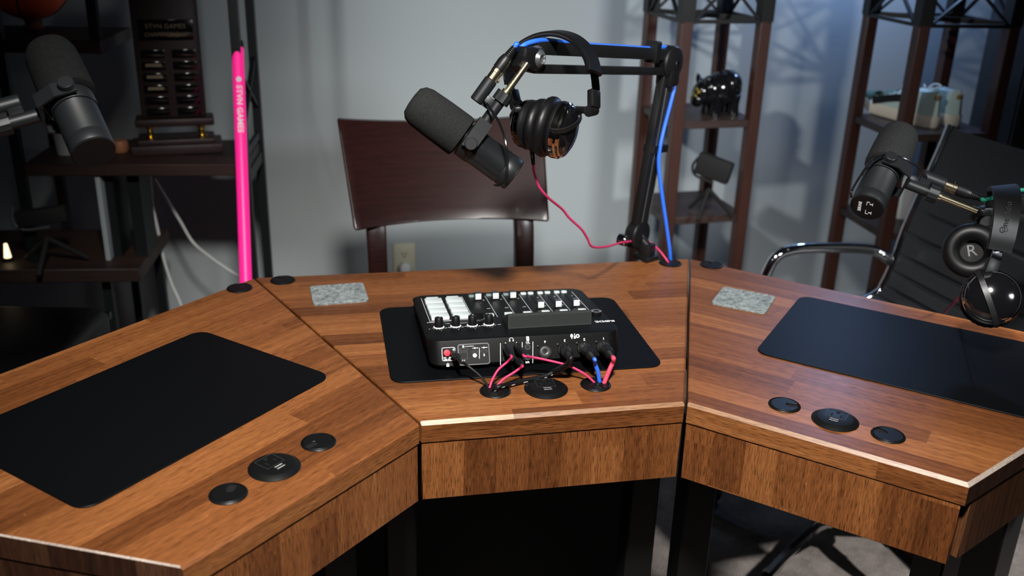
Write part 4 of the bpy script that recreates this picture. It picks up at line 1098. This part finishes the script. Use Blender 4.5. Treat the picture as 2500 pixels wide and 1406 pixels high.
# ---------------------------------------------------------------- office chair at right
OF = rotz(math.radians(-84), V((1.005, .630, 0)))
def arms_base(t, OF, a0, R=.32, at_=(0, 0)):
    OF = OF @ Matrix.Translation(V((at_[0], at_[1], 0)))
    for k in range(5):
        a = a0+2*PI*k/5; d = V((math.cos(a), math.sin(a), 0)); sd = V((-d.y, d.x, 0))
        b = MB(OF)
        pts = [d*.03+UP*.112, d*.12+UP*.118, d*.24+UP*.098, d*R+UP*.072]
        P_ = catmull(pts, 5); 
        b.sweep(P_, [(.017, -.008), (.022, .000), (.017, .011), (.006, .015), (-.006, .015), (-.017, .011), (-.022, .0), (-.017, -.008)], side=OF.to_3x3() @ sd)
        ar = b.build('base_arm', M_chromed, t, OF)
        b = MB(OF); e = d*R
        b.cyl(e+UP*.045, e+UP*.078, .010)
        for s in (-1, 1): b.cyl(e+sd*s*.007+d*.012+UP*.0265, e+sd*s*.026+d*.012+UP*.0265, .026, bev=.004, n=28)
        b.box((0, 0, 0), (.03, .046, .034), Matrix.Translation(e+d*.006+UP*.042) @ Matrix.Rotation(a, 4, 'Z'), bevel=.01)
        b.build('caster', M_black, ar, OF)
M_chromed = mat('polished_aluminium', (.45, .46, .47), .12, 1)
och = thing('office_chair', 'charcoal ribbed leather office chair with chrome tube armrest at the right of the desk', 'chair', OF)
WB = .255
def bx(t):   # side profile of the seat shell: t 0 top of back .. 1 front of seat -> (y, z)
    pts = [(.262, .928), (.225, .81), (.185, .68), (.165, .58), (.13, .505), (.04, .475), (-.10, .478), (-.22, .485), (-.265, .465)]
    P_ = catmull([V((0, y, z)) for y, z in pts], 8); f = t*(len(P_)-1); i = min(int(f), len(P_)-2)
    return P_[i].lerp(P_[i+1], f-i)
L_ = 260
def shell(front):
    def fn(a, c):
        p = bx(c); q = bx(min(1, c+.004)); r_ = bx(max(0, c-.004)); tg = (q-r_).normalized(); nr = V((0, tg.z, -tg.y))
        if nr.y > 0 and c < .5: nr = -nr
        if c >= .5 and nr.z < 0: nr = -nr
        x = (2*a-1)*WB
        wv = 1
        # horizontal seams on the padding below the smooth headrest
        ph_ = 0
        if front and c > .20:
            k = ((c-.20)/.066) % 1.0; ph_ = .0005+.0105*(1-(abs(math.cos(PI*k))**26))
        elif front: ph_ = .010
        off = (.016+ph_*(1-(2*a-1)**6) if front else -.010)
        return p+V((x, 0, 0))+nr*off+V((0, .02*0, 0))
    return fn
b = MB(OF)
b.grid(shell(True), 16, L_); b.grid(shell(False), 16, L_)
for a in (0, 1): b.grid(lambda p, q: shell(True)(a, p).lerp(shell(False)(a, p), q), L_, 2)
for c in (0, 1): b.grid(lambda p, q: shell(True)(p, c).lerp(shell(False)(p, c), q), 16, 2)
bmesh.ops.remove_doubles(b.bm, verts=b.bm.verts[:], dist=.0004)
b.build('seat_shell', M_chairlea, och, OF, sharp=55)
for s in (-1, 1):
    b = MB(OF); pts = [bx(k/24)+V((s*(WB+.013), -.012 if k < 12 else 0, 0 if k < 12 else .008)) for k in range(25)]
    pts[0] = pts[0]+V((0, 0, .012)); b.tube(pts, .0105, 12, 0); b.build('side_rail', M_chrome, och, OF)
    b = MB(OF)
    xa = s*(WB+.02)
    zb = [(.165, .575), (.135, .600), (.09, .620), (-.06, .636), (-.140, .636), (-.182, .618), (-.205, .56), (-.215, .50), (-.185, .462), (-.12, .455)]
    b.tube([V((xa+s*(.02 if 1 < i < 8 else 0), y, z)) for i, (y, z) in enumerate(zb)], .0135, 14, 8); b.build('armrest', M_chrome, och, OF)
b = MB(OF); b.box((.02, -.07, .437), (.30, .30, .04), bevel=.01); b.cyl((.057, -.13, .20), (.057, -.13, .42), .026, n=24); b.cyl((.057, -.13, .09), (.057, -.13, .24), .032, n=24); b.build('gas_lift', M_black, och, OF)
b = MB(OF); b.cyl((.057, -.13, .088), (.057, -.13, .13), .045, bev=.006, n=32); b.build('hub', M_chromed, och, OF)
arms_base(och, OF, math.radians(294), at_=(.057, -.13))
# dark chair tucked in at left
LF = rotz(math.radians(80), V((-1.10, .80, 0)))
lch = thing('leather_chair', 'black leather chair tucked behind the left wing, mostly in shadow', 'chair', LF)
b = MB(LF); b.box((0, -.03, .50), (.52, .50, .09), bevel=.03, seg=4); b.build('seat', M_leather, lch, LF)
b = MB(LF); b.box((0, .235, .78), (.50, .06, .46), Matrix.Rotation(-.12, 4, 'X'), bevel=.025, seg=4); b.build('backrest', M_leather, lch, LF)
for sx in (-1, 1):
    b = MB(LF); b.tube([V((sx*.272, -.27, .51)), V((sx*.272, -.1, .507)), V((sx*.272, .12, .507)), V((sx*.268, .24, .60)), V((sx*.262, .30, .95))], .010, 10); b.build('side_rail', M_chrome, lch, LF)
b = MB(LF); b.cyl((0, 0, .09), (0, 0, .46), .03); b.build('gas_lift', M_black, lch, LF)
arms_base(lch, LF, .3)

# ---------------------------------------------------------------- shelf towers
def tower(label, F, w, d, zmid, zlow, ztop, H=1.75, pw=.034):
    t = thing('shelf_tower', label, 'shelf unit', F, 'shelf towers along the back wall')
    for x in (0, w):
        for y in (0, d):
            b = MB(F); b.box((x+(pw/2 if x == 0 else -pw/2), y+(pw/2 if y == 0 else -pw/2), H/2), (pw, pw, H), bevel=.002, seg=1); b.build('post', M_tower, t, F)
    for z in (.12, zlow, zmid, H-.03):
        b = MB(F); b.box((w/2, d/2, z-.011), (w-.014, d-.014, .022), bevel=.002, seg=1); b.build('shelf', M_shelf, t, F)
    # black steel collar with crossed rods
    b = MB(F)
    for x in (0, w):
        for y in (0, d): b.box((x+(pw/2 if x == 0 else -pw/2), y+(pw/2 if y == 0 else -pw/2), ztop+.10), (pw+.004, pw+.004, .20))
    for z in (ztop, ztop+.20):
        for y in (.006, d-.006): b.box((w/2, y, z), (w, .010, .010))
        for x in (.006, w-.006): b.box((x, d/2, z), (.010, d, .010))
    for y in (.006, d-.006):
        b.bar((pw, y, ztop), (w-pw, y, ztop+.20), .010, .006, (0, 1, 0)); b.bar((pw, y, ztop+.20), (w-pw, y, ztop), .010, .006, (0, 1, 0))
    for x in (.006, w-.006):
        b.bar((x, pw, ztop), (x, d-pw, ztop+.20), .010, .006, (1, 0, 0)); b.bar((x, pw, ztop+.20), (x, d-pw, ztop), .010, .006, (1, 0, 0))
    b.bar((pw, pw, ztop+.004), (w-pw, d-pw, ztop+.004), .014, .006, UP); b.bar((pw, d-pw, ztop+.004), (w-pw, pw, ztop+.004), .014, .006, UP)
    b.build('cross_brace', M_metal, t, F)
    return t
DT = 2.72
fl_ = at(1643, 310, DT); fr_ = at(1878, 310, DT+.0)
zm = at(1760, 311, DT).z+.010; zl = at(1730, 572, DT).z+.006; zt_ = at(1800, 47, DT+.0).z
TF = rotz(math.radians(3), V((fl_.x, fl_.y, 0)))
wT = (V((fr_.x, fr_.y, 0))-V((fl_.x, fl_.y, 0))).length
tower('open shelf tower with reddish posts beside the boom arm, holding a black animal figurine', TF, wT, .28, zm, zl, zt_)
RFm = rotz(math.radians(-2), V((1.275, 1.19, 0))); zt2 = 1.145
tower('dark shelf tower at far right holding pale mint sneakers, one corner towards the camera', RFm, .30, .30, zm, zl, zt2)
# black cabinet closing off the right edge
KF = rotz(math.radians(-22), V((1.625, 1.20, 0)))
cab = thing('black_cabinet', 'tall black cabinet in shadow at the right edge behind the office chair', 'cabinet', KF)
b = MB(KF); b.box((.30, .20, .95), (.60, .40, 1.9), bevel=.004); b.build('carcass', M_matte, cab, KF)
for k in (0, 1):
    b = MB(KF); b.box((.151+.298*k, -.009, .95), (.292, .016, 1.84), bevel=.002); dr = b.build('door', M_black, cab, KF)
    b = MB(KF); b.tube([V((.275+.05*k, -.018, .85)), V((.275+.05*k, -.04, .87)), V((.275+.05*k, -.04, 1.03)), V((.275+.05*k, -.018, 1.05))], .005, 8); b.build('handle', M_metal, dr, KF)

# ---------------------------------------------------------------- things on the towers
# black animal figurine (a bull-like money box)
fc = at(1752, 288, DT+.13); fc.z = zm
A0 = math.atan2(-_r.y, -_r.x)      # nose points to picture left
GF = rotz(A0+.35, V((fc.x, fc.y, zm+.0006)))
fig = thing('animal_figurine', 'glossy black animal figurine with gold patch on its face, on the tower shelf', 'figurine', GF)
b = MB()
bmx = bmesh.new()
def ball(b, c, r3, T): 
    m = bmesh.new(); bmesh.ops.create_uvsphere(m, u_segments=28, v_segments=18, radius=1)
    for v in m.verts: v.co = V((v.co.x*r3[0]+c[0], v.co.y*r3[1]+c[1], v.co.z*r3[2]+c[2]))
    b.merge(m, T)
ball(b, (-.005, 0, .075), (.062, .046, .050), GF); ball(b, (-.022, 0, .088), (.042, .044, .042), GF); ball(b, (.030, 0, .072), (.040, .038, .044), GF)
for x in (-.036, .026):
    for y in (-.024, .024): b.lathe([(0, 0), (.016, 0), (.0165, .006), (.014, .03), (.018, .06), (0, .07)], GF @ Matrix.Translation(V((x, y, 0))), 18)
b.build('body', M_gloss, fig, GF)
b = MB(); ball(b, (.062, 0, .066), (.030, .028, .034), GF); ball(b, (.076, 0, .046), (.020, .021, .022), GF)
hd_ = b.build('head', M_gloss, fig, GF)
for s in (-1, 1):
    b = MB(); b.lathe([(.009, 0), (.011, .008), (.007, .022), (0, .032)], frame(GF @ V((.060, s*.019, .090)), GF.to_3x3() @ V((.1, s*.5, .9))), 14); b.build('ear', M_gloss, hd_, GF)
b = MB()
for (x, y, z) in ((.086, .010, .078), (.088, .002, .068), (.090, .010, .060), (.093, -.004, .052), (.084, .018, .070)): ball(b, (x, y, z), (.004, .006, .006), GF)
b.build('face_patch', M_gold, hd_, GF)
# black cameras / lights on small tripods
def tripod(label, base, ang, head_tilt, hz, sz, group, dh=.066, bm=None):
    F = rotz(ang, base); t = thing('mini_tripod', label, 'tripod', F, group)
    for k in range(3):
        a = 2*PI*k/3+.5; b = MB(F); b.tube([V((0, 0, hz)), V((math.cos(a)*.03*sz, math.sin(a)*.03*sz, hz*.65)), V((math.cos(a)*.075*sz, math.sin(a)*.075*sz, .0085))], .0060*sz, 8); b.build('leg', M_matte, t, F)
    b = MB(F); ball(b, (0, 0, hz+.012), (.017*sz, .017*sz, .017*sz), F); b2 = b; b.M = F
    b.build('ball_head', M_black, t, F)
    H = F @ Matrix.Translation(V((0, 0, hz+.03*sz))) @ Matrix.Rotation(head_tilt, 4, 'Y')
    b = MB(H); b.box((0, 0, dh/2+.004), (.105*sz, .028, dh), bevel=.006); b.build('device', M_matte, t, H)
    b = MB(H); b.tube([V((-.053*sz, 0, .05*sz)), V((-.062*sz, 0, .02*sz)), V((-.045*sz, 0, -.004)), V((.01, 0, -.006))], .004, 8); b.build('bracket', bm or M_silver, t, H)
    return t
c = at(1722, 545, DT+.14); tripod('black device on a tripod, on the lower shelf under the animal figurine', V((c.x, c.y, zl)), math.atan2(_r.y, _r.x)-.5, .22, .085, 1.0, 'devices on tripods', bm=M_matte)
# sneakers
M_mint = mat('pale_mint_canvas', (.58, .72, .67), .7, var=.08, vscale=40)
M_sole = mat('cream_rubber', (.86, .76, .63), .55)
M_dgreen = mat('green_suede', (.10, .20, .15), .85, var=.2, vscale=200)
def shoe(F, label, group):
    t = thing('sneaker', label, 'sneaker', F, group)
    Lh = .145
    def outl(s, k=1):  # half width along the length
        return (.0300+.0070*math.sin(PI*min(1, max(0, (s-.15)/.75))))*k*math.sqrt(max(0, 1-(2*s-1)**10))
    def ringz(z0f, kk, n=20):
        pts = []
        for i in range(n+1):
            s = i/n; pts.append((s, outl(s, kk), z0f(s)))
        return pts
    def loft(levels, nm, m, parent):
        b = MB(F); rings = []
        for zf, kk, x0, x1 in levels:
            pr = ringz(zf, kk); ring = [b._v((lerp(x0, x1, s), w_, z)) for s, w_, z in pr]+[b._v((lerp(x0, x1, s), -w_, z)) for s, w_, z in pr[::-1]]
            rings.append(ring)
        for A_, B_ in zip(rings, rings[1:]):
            for k in range(len(A_)): b._f((A_[k], A_[(k+1) % len(A_)], B_[(k+1) % len(B_)], B_[k]))
        b._f(rings[0][::-1]); b._f(rings[-1])
        bmesh.ops.remove_doubles(b.bm, verts=b.bm.verts[:], dist=.0006)
        return b.build(nm, m, parent, F, sharp=60)
    toe = lambda s: max(0, (s-.82))*.10
    loft([(lambda s: toe(s)*1.2, .96, -Lh, Lh), (lambda s: toe(s)+.004, 1.03, -Lh-.002, Lh+.002), (lambda s: .030+toe(s)*.8, 1.03, -Lh-.002, Lh+.004), (lambda s: .034+toe(s)*.8, .97, -Lh+.002, Lh)], 'sole', M_sole, t)
    prof = lambda s: .034+.060*max(0, 1-max(0, (s-.33))/.55)**1.3*(1-.12*math.sin(PI*min(1, s/.36)))+.008*(1-s)
    up = loft([(lambda s: .033+toe(s)*.7, .97, -Lh+.002, Lh-.002), (lambda s: lerp(.034, prof(s), .5)+.006, .92, -Lh+.006, Lh-.010), (lambda s: prof(s)*.99+.003, .62, -Lh+.012, Lh-.03), (lambda s: prof(s)*.97, .40, -Lh+.02, Lh-.05)], 'upper', M_mint, t)
    b = MB(F)
    def cap(a, c):
        f = PI*(a-.5); s = 1-.16*c; w_ = outl(min(.985, s))*.95
        return V((lerp(-Lh, Lh, s)-.004+(1-abs(math.sin(f)))*0+.003, w_*math.sin(f), .036+toe(s)*.7+.020*math.cos(f)*(.4+c)))
    b.grid(cap, 12, 6); b.build('toe_cap', M_dgreen, up, F)
    for s_ in (-1, 1):
        b = MB(F); q = []
        for k in range(17):
            f = k/16; s = .78-.55*f; x = lerp(-Lh, Lh, s); z = .040+.034*f**1.5+.010*math.sin(PI*f)
            q.append(V((x, s_*(outl(s)*.985+.002-.004*f), z)))
        b.sweep(q, [(-.0105, -.0015), (.0105, -.0015), (.0105, .0015), (-.0105, .0015)], side=F.to_3x3() @ UP); b.build('side_stripe', M_matte, up, F)
    b = MB(F); 
    for k in range(5):
        s = .50+.075*k; z = prof(s)+.004; b.tube([V((lerp(-Lh, Lh, s), -.020, z-.006)), V((lerp(-Lh, Lh, s)+.006, 0, z+.003)), V((lerp(-Lh, Lh, s), .020, z-.006))], .0028, 6, 4)
    for s_ in (-1, 1): b.tube([V((.0, 0, prof(.5)+.004)), V((-.012, s_*.02, prof(.45)+.018)), V((-.03, s_*.030, prof(.4)+.006)), V((-.01, s_*.012, prof(.45)+.004))], .0022, 6, 5)
    b.build('laces', M_white, up, F)
    b = MB(F); b.box((-Lh+.010, 0, .085), (.008, .020, .014), bevel=.002); b.build('heel_tab', mat('tan_tab', (.38, .24, .10), .6) if 'tan_tab' not in bpy.data.materials else bpy.data.materials['tan_tab'], up, F)
    return t
s1 = shoe(rotz(math.radians(100.3), V((1.4015, 1.398, zm+.0012))), 'pale mint sneaker with black side stripe, left of the pair on the far right tower', 'mint sneakers')
s2 = shoe(rotz(math.radians(99.5), V((1.4820, 1.412, zm+.0012))), 'pale mint sneaker on the right of the pair, mostly its heel showing', 'mint sneakers')
c = V((1.425, 1.335, zl))
b = MB(); T = Matrix.Translation(V((c.x, c.y, zl+.0006)))
b.lathe([(0, 0), (.030, 0), (.036, .01), (.041, .05), (.040, .095), (.034, .12), (.031, .12), (.035, .09), (.034, .02), (0, .015)], T, 32)
tag(b.build('pale_vase', mat('pale_ceramic', (.80, .84, .84), .5), None, T), 'pale grey rounded vase on the lower shelf behind the right microphone', 'vase')

# ---------------------------------------------------------------- left bookcase, in the dark
DB = 2.36
BFp = at(590, 440, DB+.04); BLp = at(48, 428, DB-.02)
bang = along(V((BLp.x, BLp.y, 0)), V((BFp.x, BFp.y, 0)))
BF = rotz(bang, V((BLp.x, BLp.y, 0))); BW = (V((BFp.x, BFp.y, 0))-V((BLp.x, BLp.y, 0))).length
BI = BF.inverted(); zs = at(300, 432, DB).z
book = thing('bookcase', 'dark stepped bookcase with black metal frame along the left wall', 'bookcase', BF)
BD = .27
def board(x0, x1, z, name='shelf', d0=0, d1=BD, th=.030):
    b = MB(BF); b.box(((x0+x1)/2, (d0+d1)/2, z+th/2), (x1-x0, d1-d0, th), bevel=.002, seg=1); return b.build(name, M_book, book, BF)
board(0.012, BW+.012, zs)
zu = at_plane(120, 130, BF.translation, BF.to_3x3() @ V((0, 1, 0))).z; xu = (BI @ at_plane(246, 110, BF.translation, BF.to_3x3() @ V((0, 1, 0)))).x
board(-.35, xu, zu)
BFy = (BF.to_3x3() @ V((0, 1, 0)))
zlo = at_plane(170, 690, BF @ V((0, -.05, 0)), BFy).z; xl = (BI @ at_plane(340, 660, BF @ V((0, -.05, 0)), BFy)).x
board(-.35, xl, zlo, d0=-.05, d1=BD, th=.035)
def post(x, y, z0, z1, w=.022, d=.022, nm='post'):
    b = MB(BF); b.box((x, y, (z0+z1)/2), (w, d, z1-z0)); return b.build(nm, M_frame, book, BF)
post(BW+.010, .010, 0, 1.75); post(BW+.010, BD-.01, 0, 1.75)
post(0, .010, zlo, 1.75); post(0, BD-.01, zlo, 1.75); post(-.34, .01, 0, 1.75); post(-.34, BD-.01, 0, 1.75)
post(xu-.012, .012, zu, 1.75); post(xl-.10, .01, 0, zlo); post(xl-.10, BD-.02, 0, zlo); post(xl-.03, BD-.02, 0, zlo)
for u in (262, 325): post((BI @ at(u, 520, DB+.05)).x, .09, zlo+.035, zs, .030, .10)
b = MB(BF)
for z0, z1 in ((.80, 1.02), (1.02, .80)):
    pass
zb = zs+.10
b.bar((BW+.010, .01, zb), (BW+.010, BD-.01, zb+.16), .012, .008, (1, 0, 0)); b.bar((BW+.010, .01, zb+.16), (BW+.010, BD-.01, zb+.02), .012, .008, (1, 0, 0))
b.box((BW+.010, BD/2, zs-.01), (.014, BD, .03)); b.box((BW+.010, BD/2, zs+.05), (.010, BD, .02)); b.build('side_brace', M_frame, book, BF)
# trophy plaque on its stand
pc = at_plane(433, 345, BF @ V((0, .15, 0)), BF.to_3x3() @ V((0, 1, 0))); ZS = zs+.030
PF = rotz(bang+math.radians(12), V((pc.x, pc.y, ZS+.0006)))
tro = thing('trophy_plaque', 'dark wooden perpetual trophy with name plates on brass pillars, on the bookcase', 'trophy', PF)
k_ = DB/FPX
w0 = 150*k_*1.04; z_b = 58*k_; hh = 300*k_
b = MB(PF); b.box((0, 0, .012), (w0*1.42, .11, .024), bevel=.004); b.box((0, 0, .030), (w0*1.2, .09, .014), bevel=.004); b.build('base', M_plaque, tro, PF)
for sx in (-1, 1):
    b = MB(); T = PF @ Matrix.Translation(V((sx*w0*.40, -.02, .037))); b.lathe([(0, 0), (.013, 0), (.013, .004), (.006, .008), (.009, .016), (.005, .022), (.011, .028), (.011, .031), (0, .031)], T, 20); b.build('brass_pillar', M_gold, tro, PF)
b = MB(PF); b.box((0, 0, .037+.031+.010), (w0*1.22, .075, .020), bevel=.005); b.box((0, 0, .078+.012+hh/2), (w0, .05, hh), bevel=.004); b.build('plaque', M_plaque, tro, PF)
zt0 = .090+hh
b = MB(PF); b.box((0, -.0265, zt0-.085), (w0*.82, .004, .050), bevel=.001); hp_ = b.build('header_plate', M_gloss, tro, PF)
b = MB(); Tt = frame(PF @ V((0, -.0290, zt0-.076)), PF.to_3x3() @ V((0, -1, 0)), PF.to_3x3() @ V((1, 0, 0)))
b.text('STVN GAMES', .0155, Tt); b.text('CHAMPIONSHIP', .0135, Tt @ Matrix.Translation(V((0, -.020, 0)))); b.build('header_lettering', mat('dull_gold_print', (.30, .25, .15), .5), hp_, PF)
for r_ in range(6):
    for sx in (-1, 1):
        zc = zt0-.143-r_*.0288
        b = MB(PF); b.box((sx*w0*.235, -.0265, zc), (w0*.36, .004, .021), bevel=.0015); np_ = b.build('name_plate', M_gloss, tro, PF)
        if sx < 0 and r_ in (1, 2, 3):
            b = MB(PF); b.box((sx*w0*.235, -.0287, zc+.002), (w0*.24, .0006, .007)); b.build('engraving', bpy.data.materials['dull_gold_print'], np_, PF)
# small things on the bookcase
def onsh(u, v, z, d): q = at(u, v, d); return V((q.x, q.y, z+.0006))
c = onsh(292, 345, ZS, DB+.10); T = Matrix.Translation(c)
b = MB(); b.lathe([(0, 0), (.018, 0), (.021, .006), (.020, .024), (.016, .030), (0, .029)], T, 28); tag(b.build('copper_candle', mat('dull_copper', (.42, .17, .08), .5), None, T), 'small dull copper candle pot left of the trophy on the bookcase', 'candle')
c = onsh(168, 372, ZS, DB+.08); T = Matrix.Translation(c)
b = MB(); b.lathe([(0, 0), (.027, 0), (.034, .085), (.0345, .088), (.032, .087), (.026, .006), (0, .006)], T, 32); tag(b.build('paper_cup', mat('pale_paper', (.45, .46, .46), .7), None, T), 'pale paper cup behind the near left microphone on the bookcase', 'cup')
# orange ball on a little stand, upper shelf
c = onsh(85, 95, zu+.03, DB+.06); T = Matrix.Translation(c)
M_orange = mat('burnt_orange_rubber', (.90, .12, .03), .5, bump=.3, bscale=500)
ob = thing('orange_ball', 'orange ball with dark seams on a small stand at the top left edge', 'ball', T)
b = MB(); b.lathe([(0, 0), (.026, 0), (.028, .004), (.016, .012), (.020, .026), (.026, .032), (.020, .030), (0, .026)], T, 30); b.build('stand', mat('orange_wood', (.30, .10, .045), .5), ob, T)
b = MB(); ball(b, (0, 0, .122), (.100, .100, .100), T); sp_b = b.build('sphere', M_orange, ob, T)
b = MB()
for rx, ry in ((0, 0), (PI/2, 0), (PI/2, PI/2)):
    R_ = T @ Matrix.Translation(V((0, 0, .122))) @ Matrix.Rotation(ry, 4, 'Z') @ Matrix.Rotation(rx+.12, 4, 'X')
    b.sweep([R_ @ V((.1002*math.cos(2*PI*k/48), .1002*math.sin(2*PI*k/48), 0)) for k in range(48)], [(.0022*math.cos(2*PI*k/6), .0022*math.sin(2*PI*k/6)) for k in range(6)], sides=[R_.to_3x3() @ V((0, 0, 1))]*48, closed=True)
b.build('seams', M_matte, sp_b, T)
# tripod device on the bottom step
c = onsh(118, 600, zlo+.035, DB+.02); tripod('black device on a tripod with pale bracket, on the left bookcase bottom step', c, math.atan2(_r.y, _r.x)+.1, -.14, .075, 1.15, 'devices on tripods', dh=.040)
# pale board edge standing between the shelves
p, q = at(238, 440, DB+.02), at(252, 600, DB+.02); zc0 = zlo+.0352; zc1 = zs-.001
b = MB(BF); xx = (BI @ p).x; b.box((xx+.002, .05, (zc0+zc1)/2), (.012, .08, zc1-zc0-.001), bevel=.001)
tag(b.build('grey_card', mat('pale_grey_card', (.34, .40, .41), .6), None, BF @ Matrix.Translation(V((xx, .05, zc0)))), 'narrow pale grey panel standing between the bookcase shelves', 'panel')
# warm night light at the left edge
c = at_plane(25, 662, BF @ V((0, .02, 0)), BFy); c.z = zlo+.0356; T = Matrix.Translation(c)
nl = thing('night_light', 'small glowing warm night light at the far left edge in the dark', 'lamp', T)
b = MB(); b.lathe([(0, 0), (.011, 0), (.011, .006), (.009, .008), (0, .008)], T, 20); b.build('base', M_black, nl, T)
b = MB(); b.lathe([(.0085, .008), (.0085, .010), (.004, .044), (0, .046)], T, 20); b.build('glowing_shade', mat('warm_glow', (.9, .75, .5), .5, emit=(1, .72, .40), estr=2.2), nl, T)
# pale wires hanging down the wall under the bookcase
def wire(label, pts): 
    t = thing('hanging_wire', label, 'wire', pts[0], 'pale wires under the bookcase'); b = MB(); b.tube(pts, .0042, 8); b.build('cord', M_whitec, t)
wire('pale wire hanging straight down behind the bookcase to the desk edge', [at(366, 430, 2.62), at(372, 500, 2.64), at(385, 560, 2.65), at(398, 625, 2.66), at(418, 690, 2.67), at(440, 740, 2.67), at(458, 800, 2.68)])
wire('pale wire slanting from the bookcase towards the foot of the pink tube', [at(376, 436, 2.60), at(400, 475, 2.64), at(440, 540, 2.68), at(470, 590, 2.70), at(510, 625, 2.70), at(560, 660, 2.70), at(610, 690, 2.70)])

# ---------------------------------------------------------------- pink tube, wall outlet
pt0, pt1 = at(580, 108, 2.30), at(600, 680, 2.24)
dd = (pt0-pt1).normalized(); pb = pt1+dd*(-pt1.z/dd.z)
tube = thing('pink_tube', 'tall hot pink tube with white lettering leaning against the bookcase frame', 'tube', pb)
R = 14.5*2.27/FPX
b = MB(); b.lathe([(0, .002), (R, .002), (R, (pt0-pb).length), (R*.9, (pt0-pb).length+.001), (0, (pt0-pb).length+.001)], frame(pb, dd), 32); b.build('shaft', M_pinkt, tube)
b = MB(); b.lathe([(0, -.010), (R*1.06, -.010), (R*1.06, .002), (R*.95, .008), (R*.6, .012), (0, .013)], frame(pt0, dd), 32, mi=[0, 0, 0, 1, 1])
b.build('end_cap', [M_black, M_whitec], tube)
# lettering runs down the shaft, wrapped round it
nf = (CAM-pt0); nf = (nf-dd*nf.dot(dd)).normalized(); sx_ = -dd
b = MB(); Lp_ = lerp(pt0, pt1, .288)
b.text('STVN GAMES', .0185, Matrix(), sx=1.02, bold=.0006)
bb = b.bm
bmesh.ops.triangulate(bb, faces=bb.faces[:]); bmesh.ops.subdivide_edges(bb, edges=bb.edges[:], cuts=1)
sy_ = nf.cross(sx_)
def wrap(x, y):
    a = y/R; return Lp_+sx_*x+nf*(R+.0004)*math.cos(a)+sy_*(R+.0004)*math.sin(a)
for v in bb.verts: v.co = wrap(v.co.x, v.co.y)
for k in range(16):
    a, c = 2*PI*k/16, 2*PI*(k+1)/16; x0 = -.072
    vs_ = [bb.verts.new(wrap(x0+.0*math.cos(a), 0)), bb.verts.new(wrap(x0+.0065*math.cos(a), .0065*math.sin(a))), bb.verts.new(wrap(x0+.0065*math.cos(c), .0065*math.sin(c)))]
    bb.faces.new(vs_)
b.build('lettering', mat('tube_white_print', (.9, .8, .86), .5), tube)  # plain pale pinkish-white print
oc = at_plane(987, 634, V((0, WY, 0)), V((0, 1, 0)))
OT = Matrix.Translation(V((oc.x, WY, oc.z)))
ol = thing('wall_outlet', 'ivory duplex outlet on the wall under the wooden chair back', 'outlet', OT)
b = MB(OT); b.box((0, -.003, 0), (.072, .006, .117), bevel=.002); b.build('cover_plate', M_ivory, ol, OT)
for z in (.021, -.021):
    b = MB(OT); b.lathe([(0, 0), (.0165, 0), (.0165, .002), (.0155, .003), (0, .003)], frame(OT @ V((0, -.006, z)), (0, -1, 0)), 28); s_ = b.build('receptacle', M_ivory, ol, OT)
    if z > 0:
        b = MB(OT)
        for x, zz, h in ((-.0063, .004, .008), (.0063, .004, .007), (0, -.006, .005)): b.box((x, -.0092, z+zz), (.0022 if x else .0045, .0006, h))
        b.build('socket_slots', M_slot, s_, OT)
PT = frame(OT @ V((0, -.0095, -.021)), (0, -1, 0))
b = MB(); b.lathe([(0, 0), (.0155, 0), (.017, .003), (.017, .022), (.013, .027), (0, .028)], PT, 28)
tag(b.build('white_plug', M_white, None, PT), 'round white plug in the lower socket of the ivory wall outlet', 'plug')

# ---------------------------------------------------------------- light
def area(name, loc, target, size, power, col=(1, 1, 1), sy=None, spread=PI):
    l = bpy.data.lights.new(name, 'AREA'); l.energy = power; l.color = col; l.size = size; l.spread = spread
    l.shape = 'RECTANGLE' if sy else 'DISK'
    if sy: l.size_y = sy
    o = bpy.data.objects.new(name, l); COL.objects.link(o)
    o.matrix_world = frame(V(loc), V(loc)-V(target)); return o
def spot(name, loc, target, power, angle, blend, rad, col=(1, 1, 1)):
    l = bpy.data.lights.new(name, 'SPOT'); l.energy = power; l.color = col; l.spot_size = math.radians(angle); l.spot_blend = blend; l.shadow_soft_size = rad
    o = bpy.data.objects.new(name, l); COL.objects.link(o); o.matrix_world = frame(V(loc), V(loc)-V(target)); return o
spot('desk_lamp', (-.25, -.95, 2.25), (-.02, .15, .75), 270, 66, .8, .10, (1, .97, .93))
spot('wall_lamp_left', (-1.25, -.5, 2.15), (.66, 1.75, .98), 185, 40, 1.0, .06, (.97, 1, .99))
spot('wall_lamp_right', (1.15, -1.3, 1.75), (.36, 1.75, .9), 165, 42, 1, .20, (.96, .985, 1))
spot('floor_lamp_right', (1.75, -.55, 2.2), (1.0, .50, 0), 380, 34, .8, .05, (1, .96, .93))
l = bpy.data.lights.new('blue_wall_glow', 'POINT'); l.energy = 13; l.color = (.34, .54, 1); l.shadow_soft_size = .06
o = bpy.data.objects.new('blue_wall_glow', l); COL.objects.link(o); o.location = (1.46, 1.52, 1.55)
w = bpy.data.worlds.new('World'); scene.world = w; w.use_nodes = True
w.node_tree.nodes['Background'].inputs[0].default_value = (.55, .65, .72, 1); w.node_tree.nodes['Background'].inputs[1].default_value = .012
scene.view_settings.view_transform = 'Standard'
scene.view_settings.look = 'None'
scene.view_settings.exposure = 0
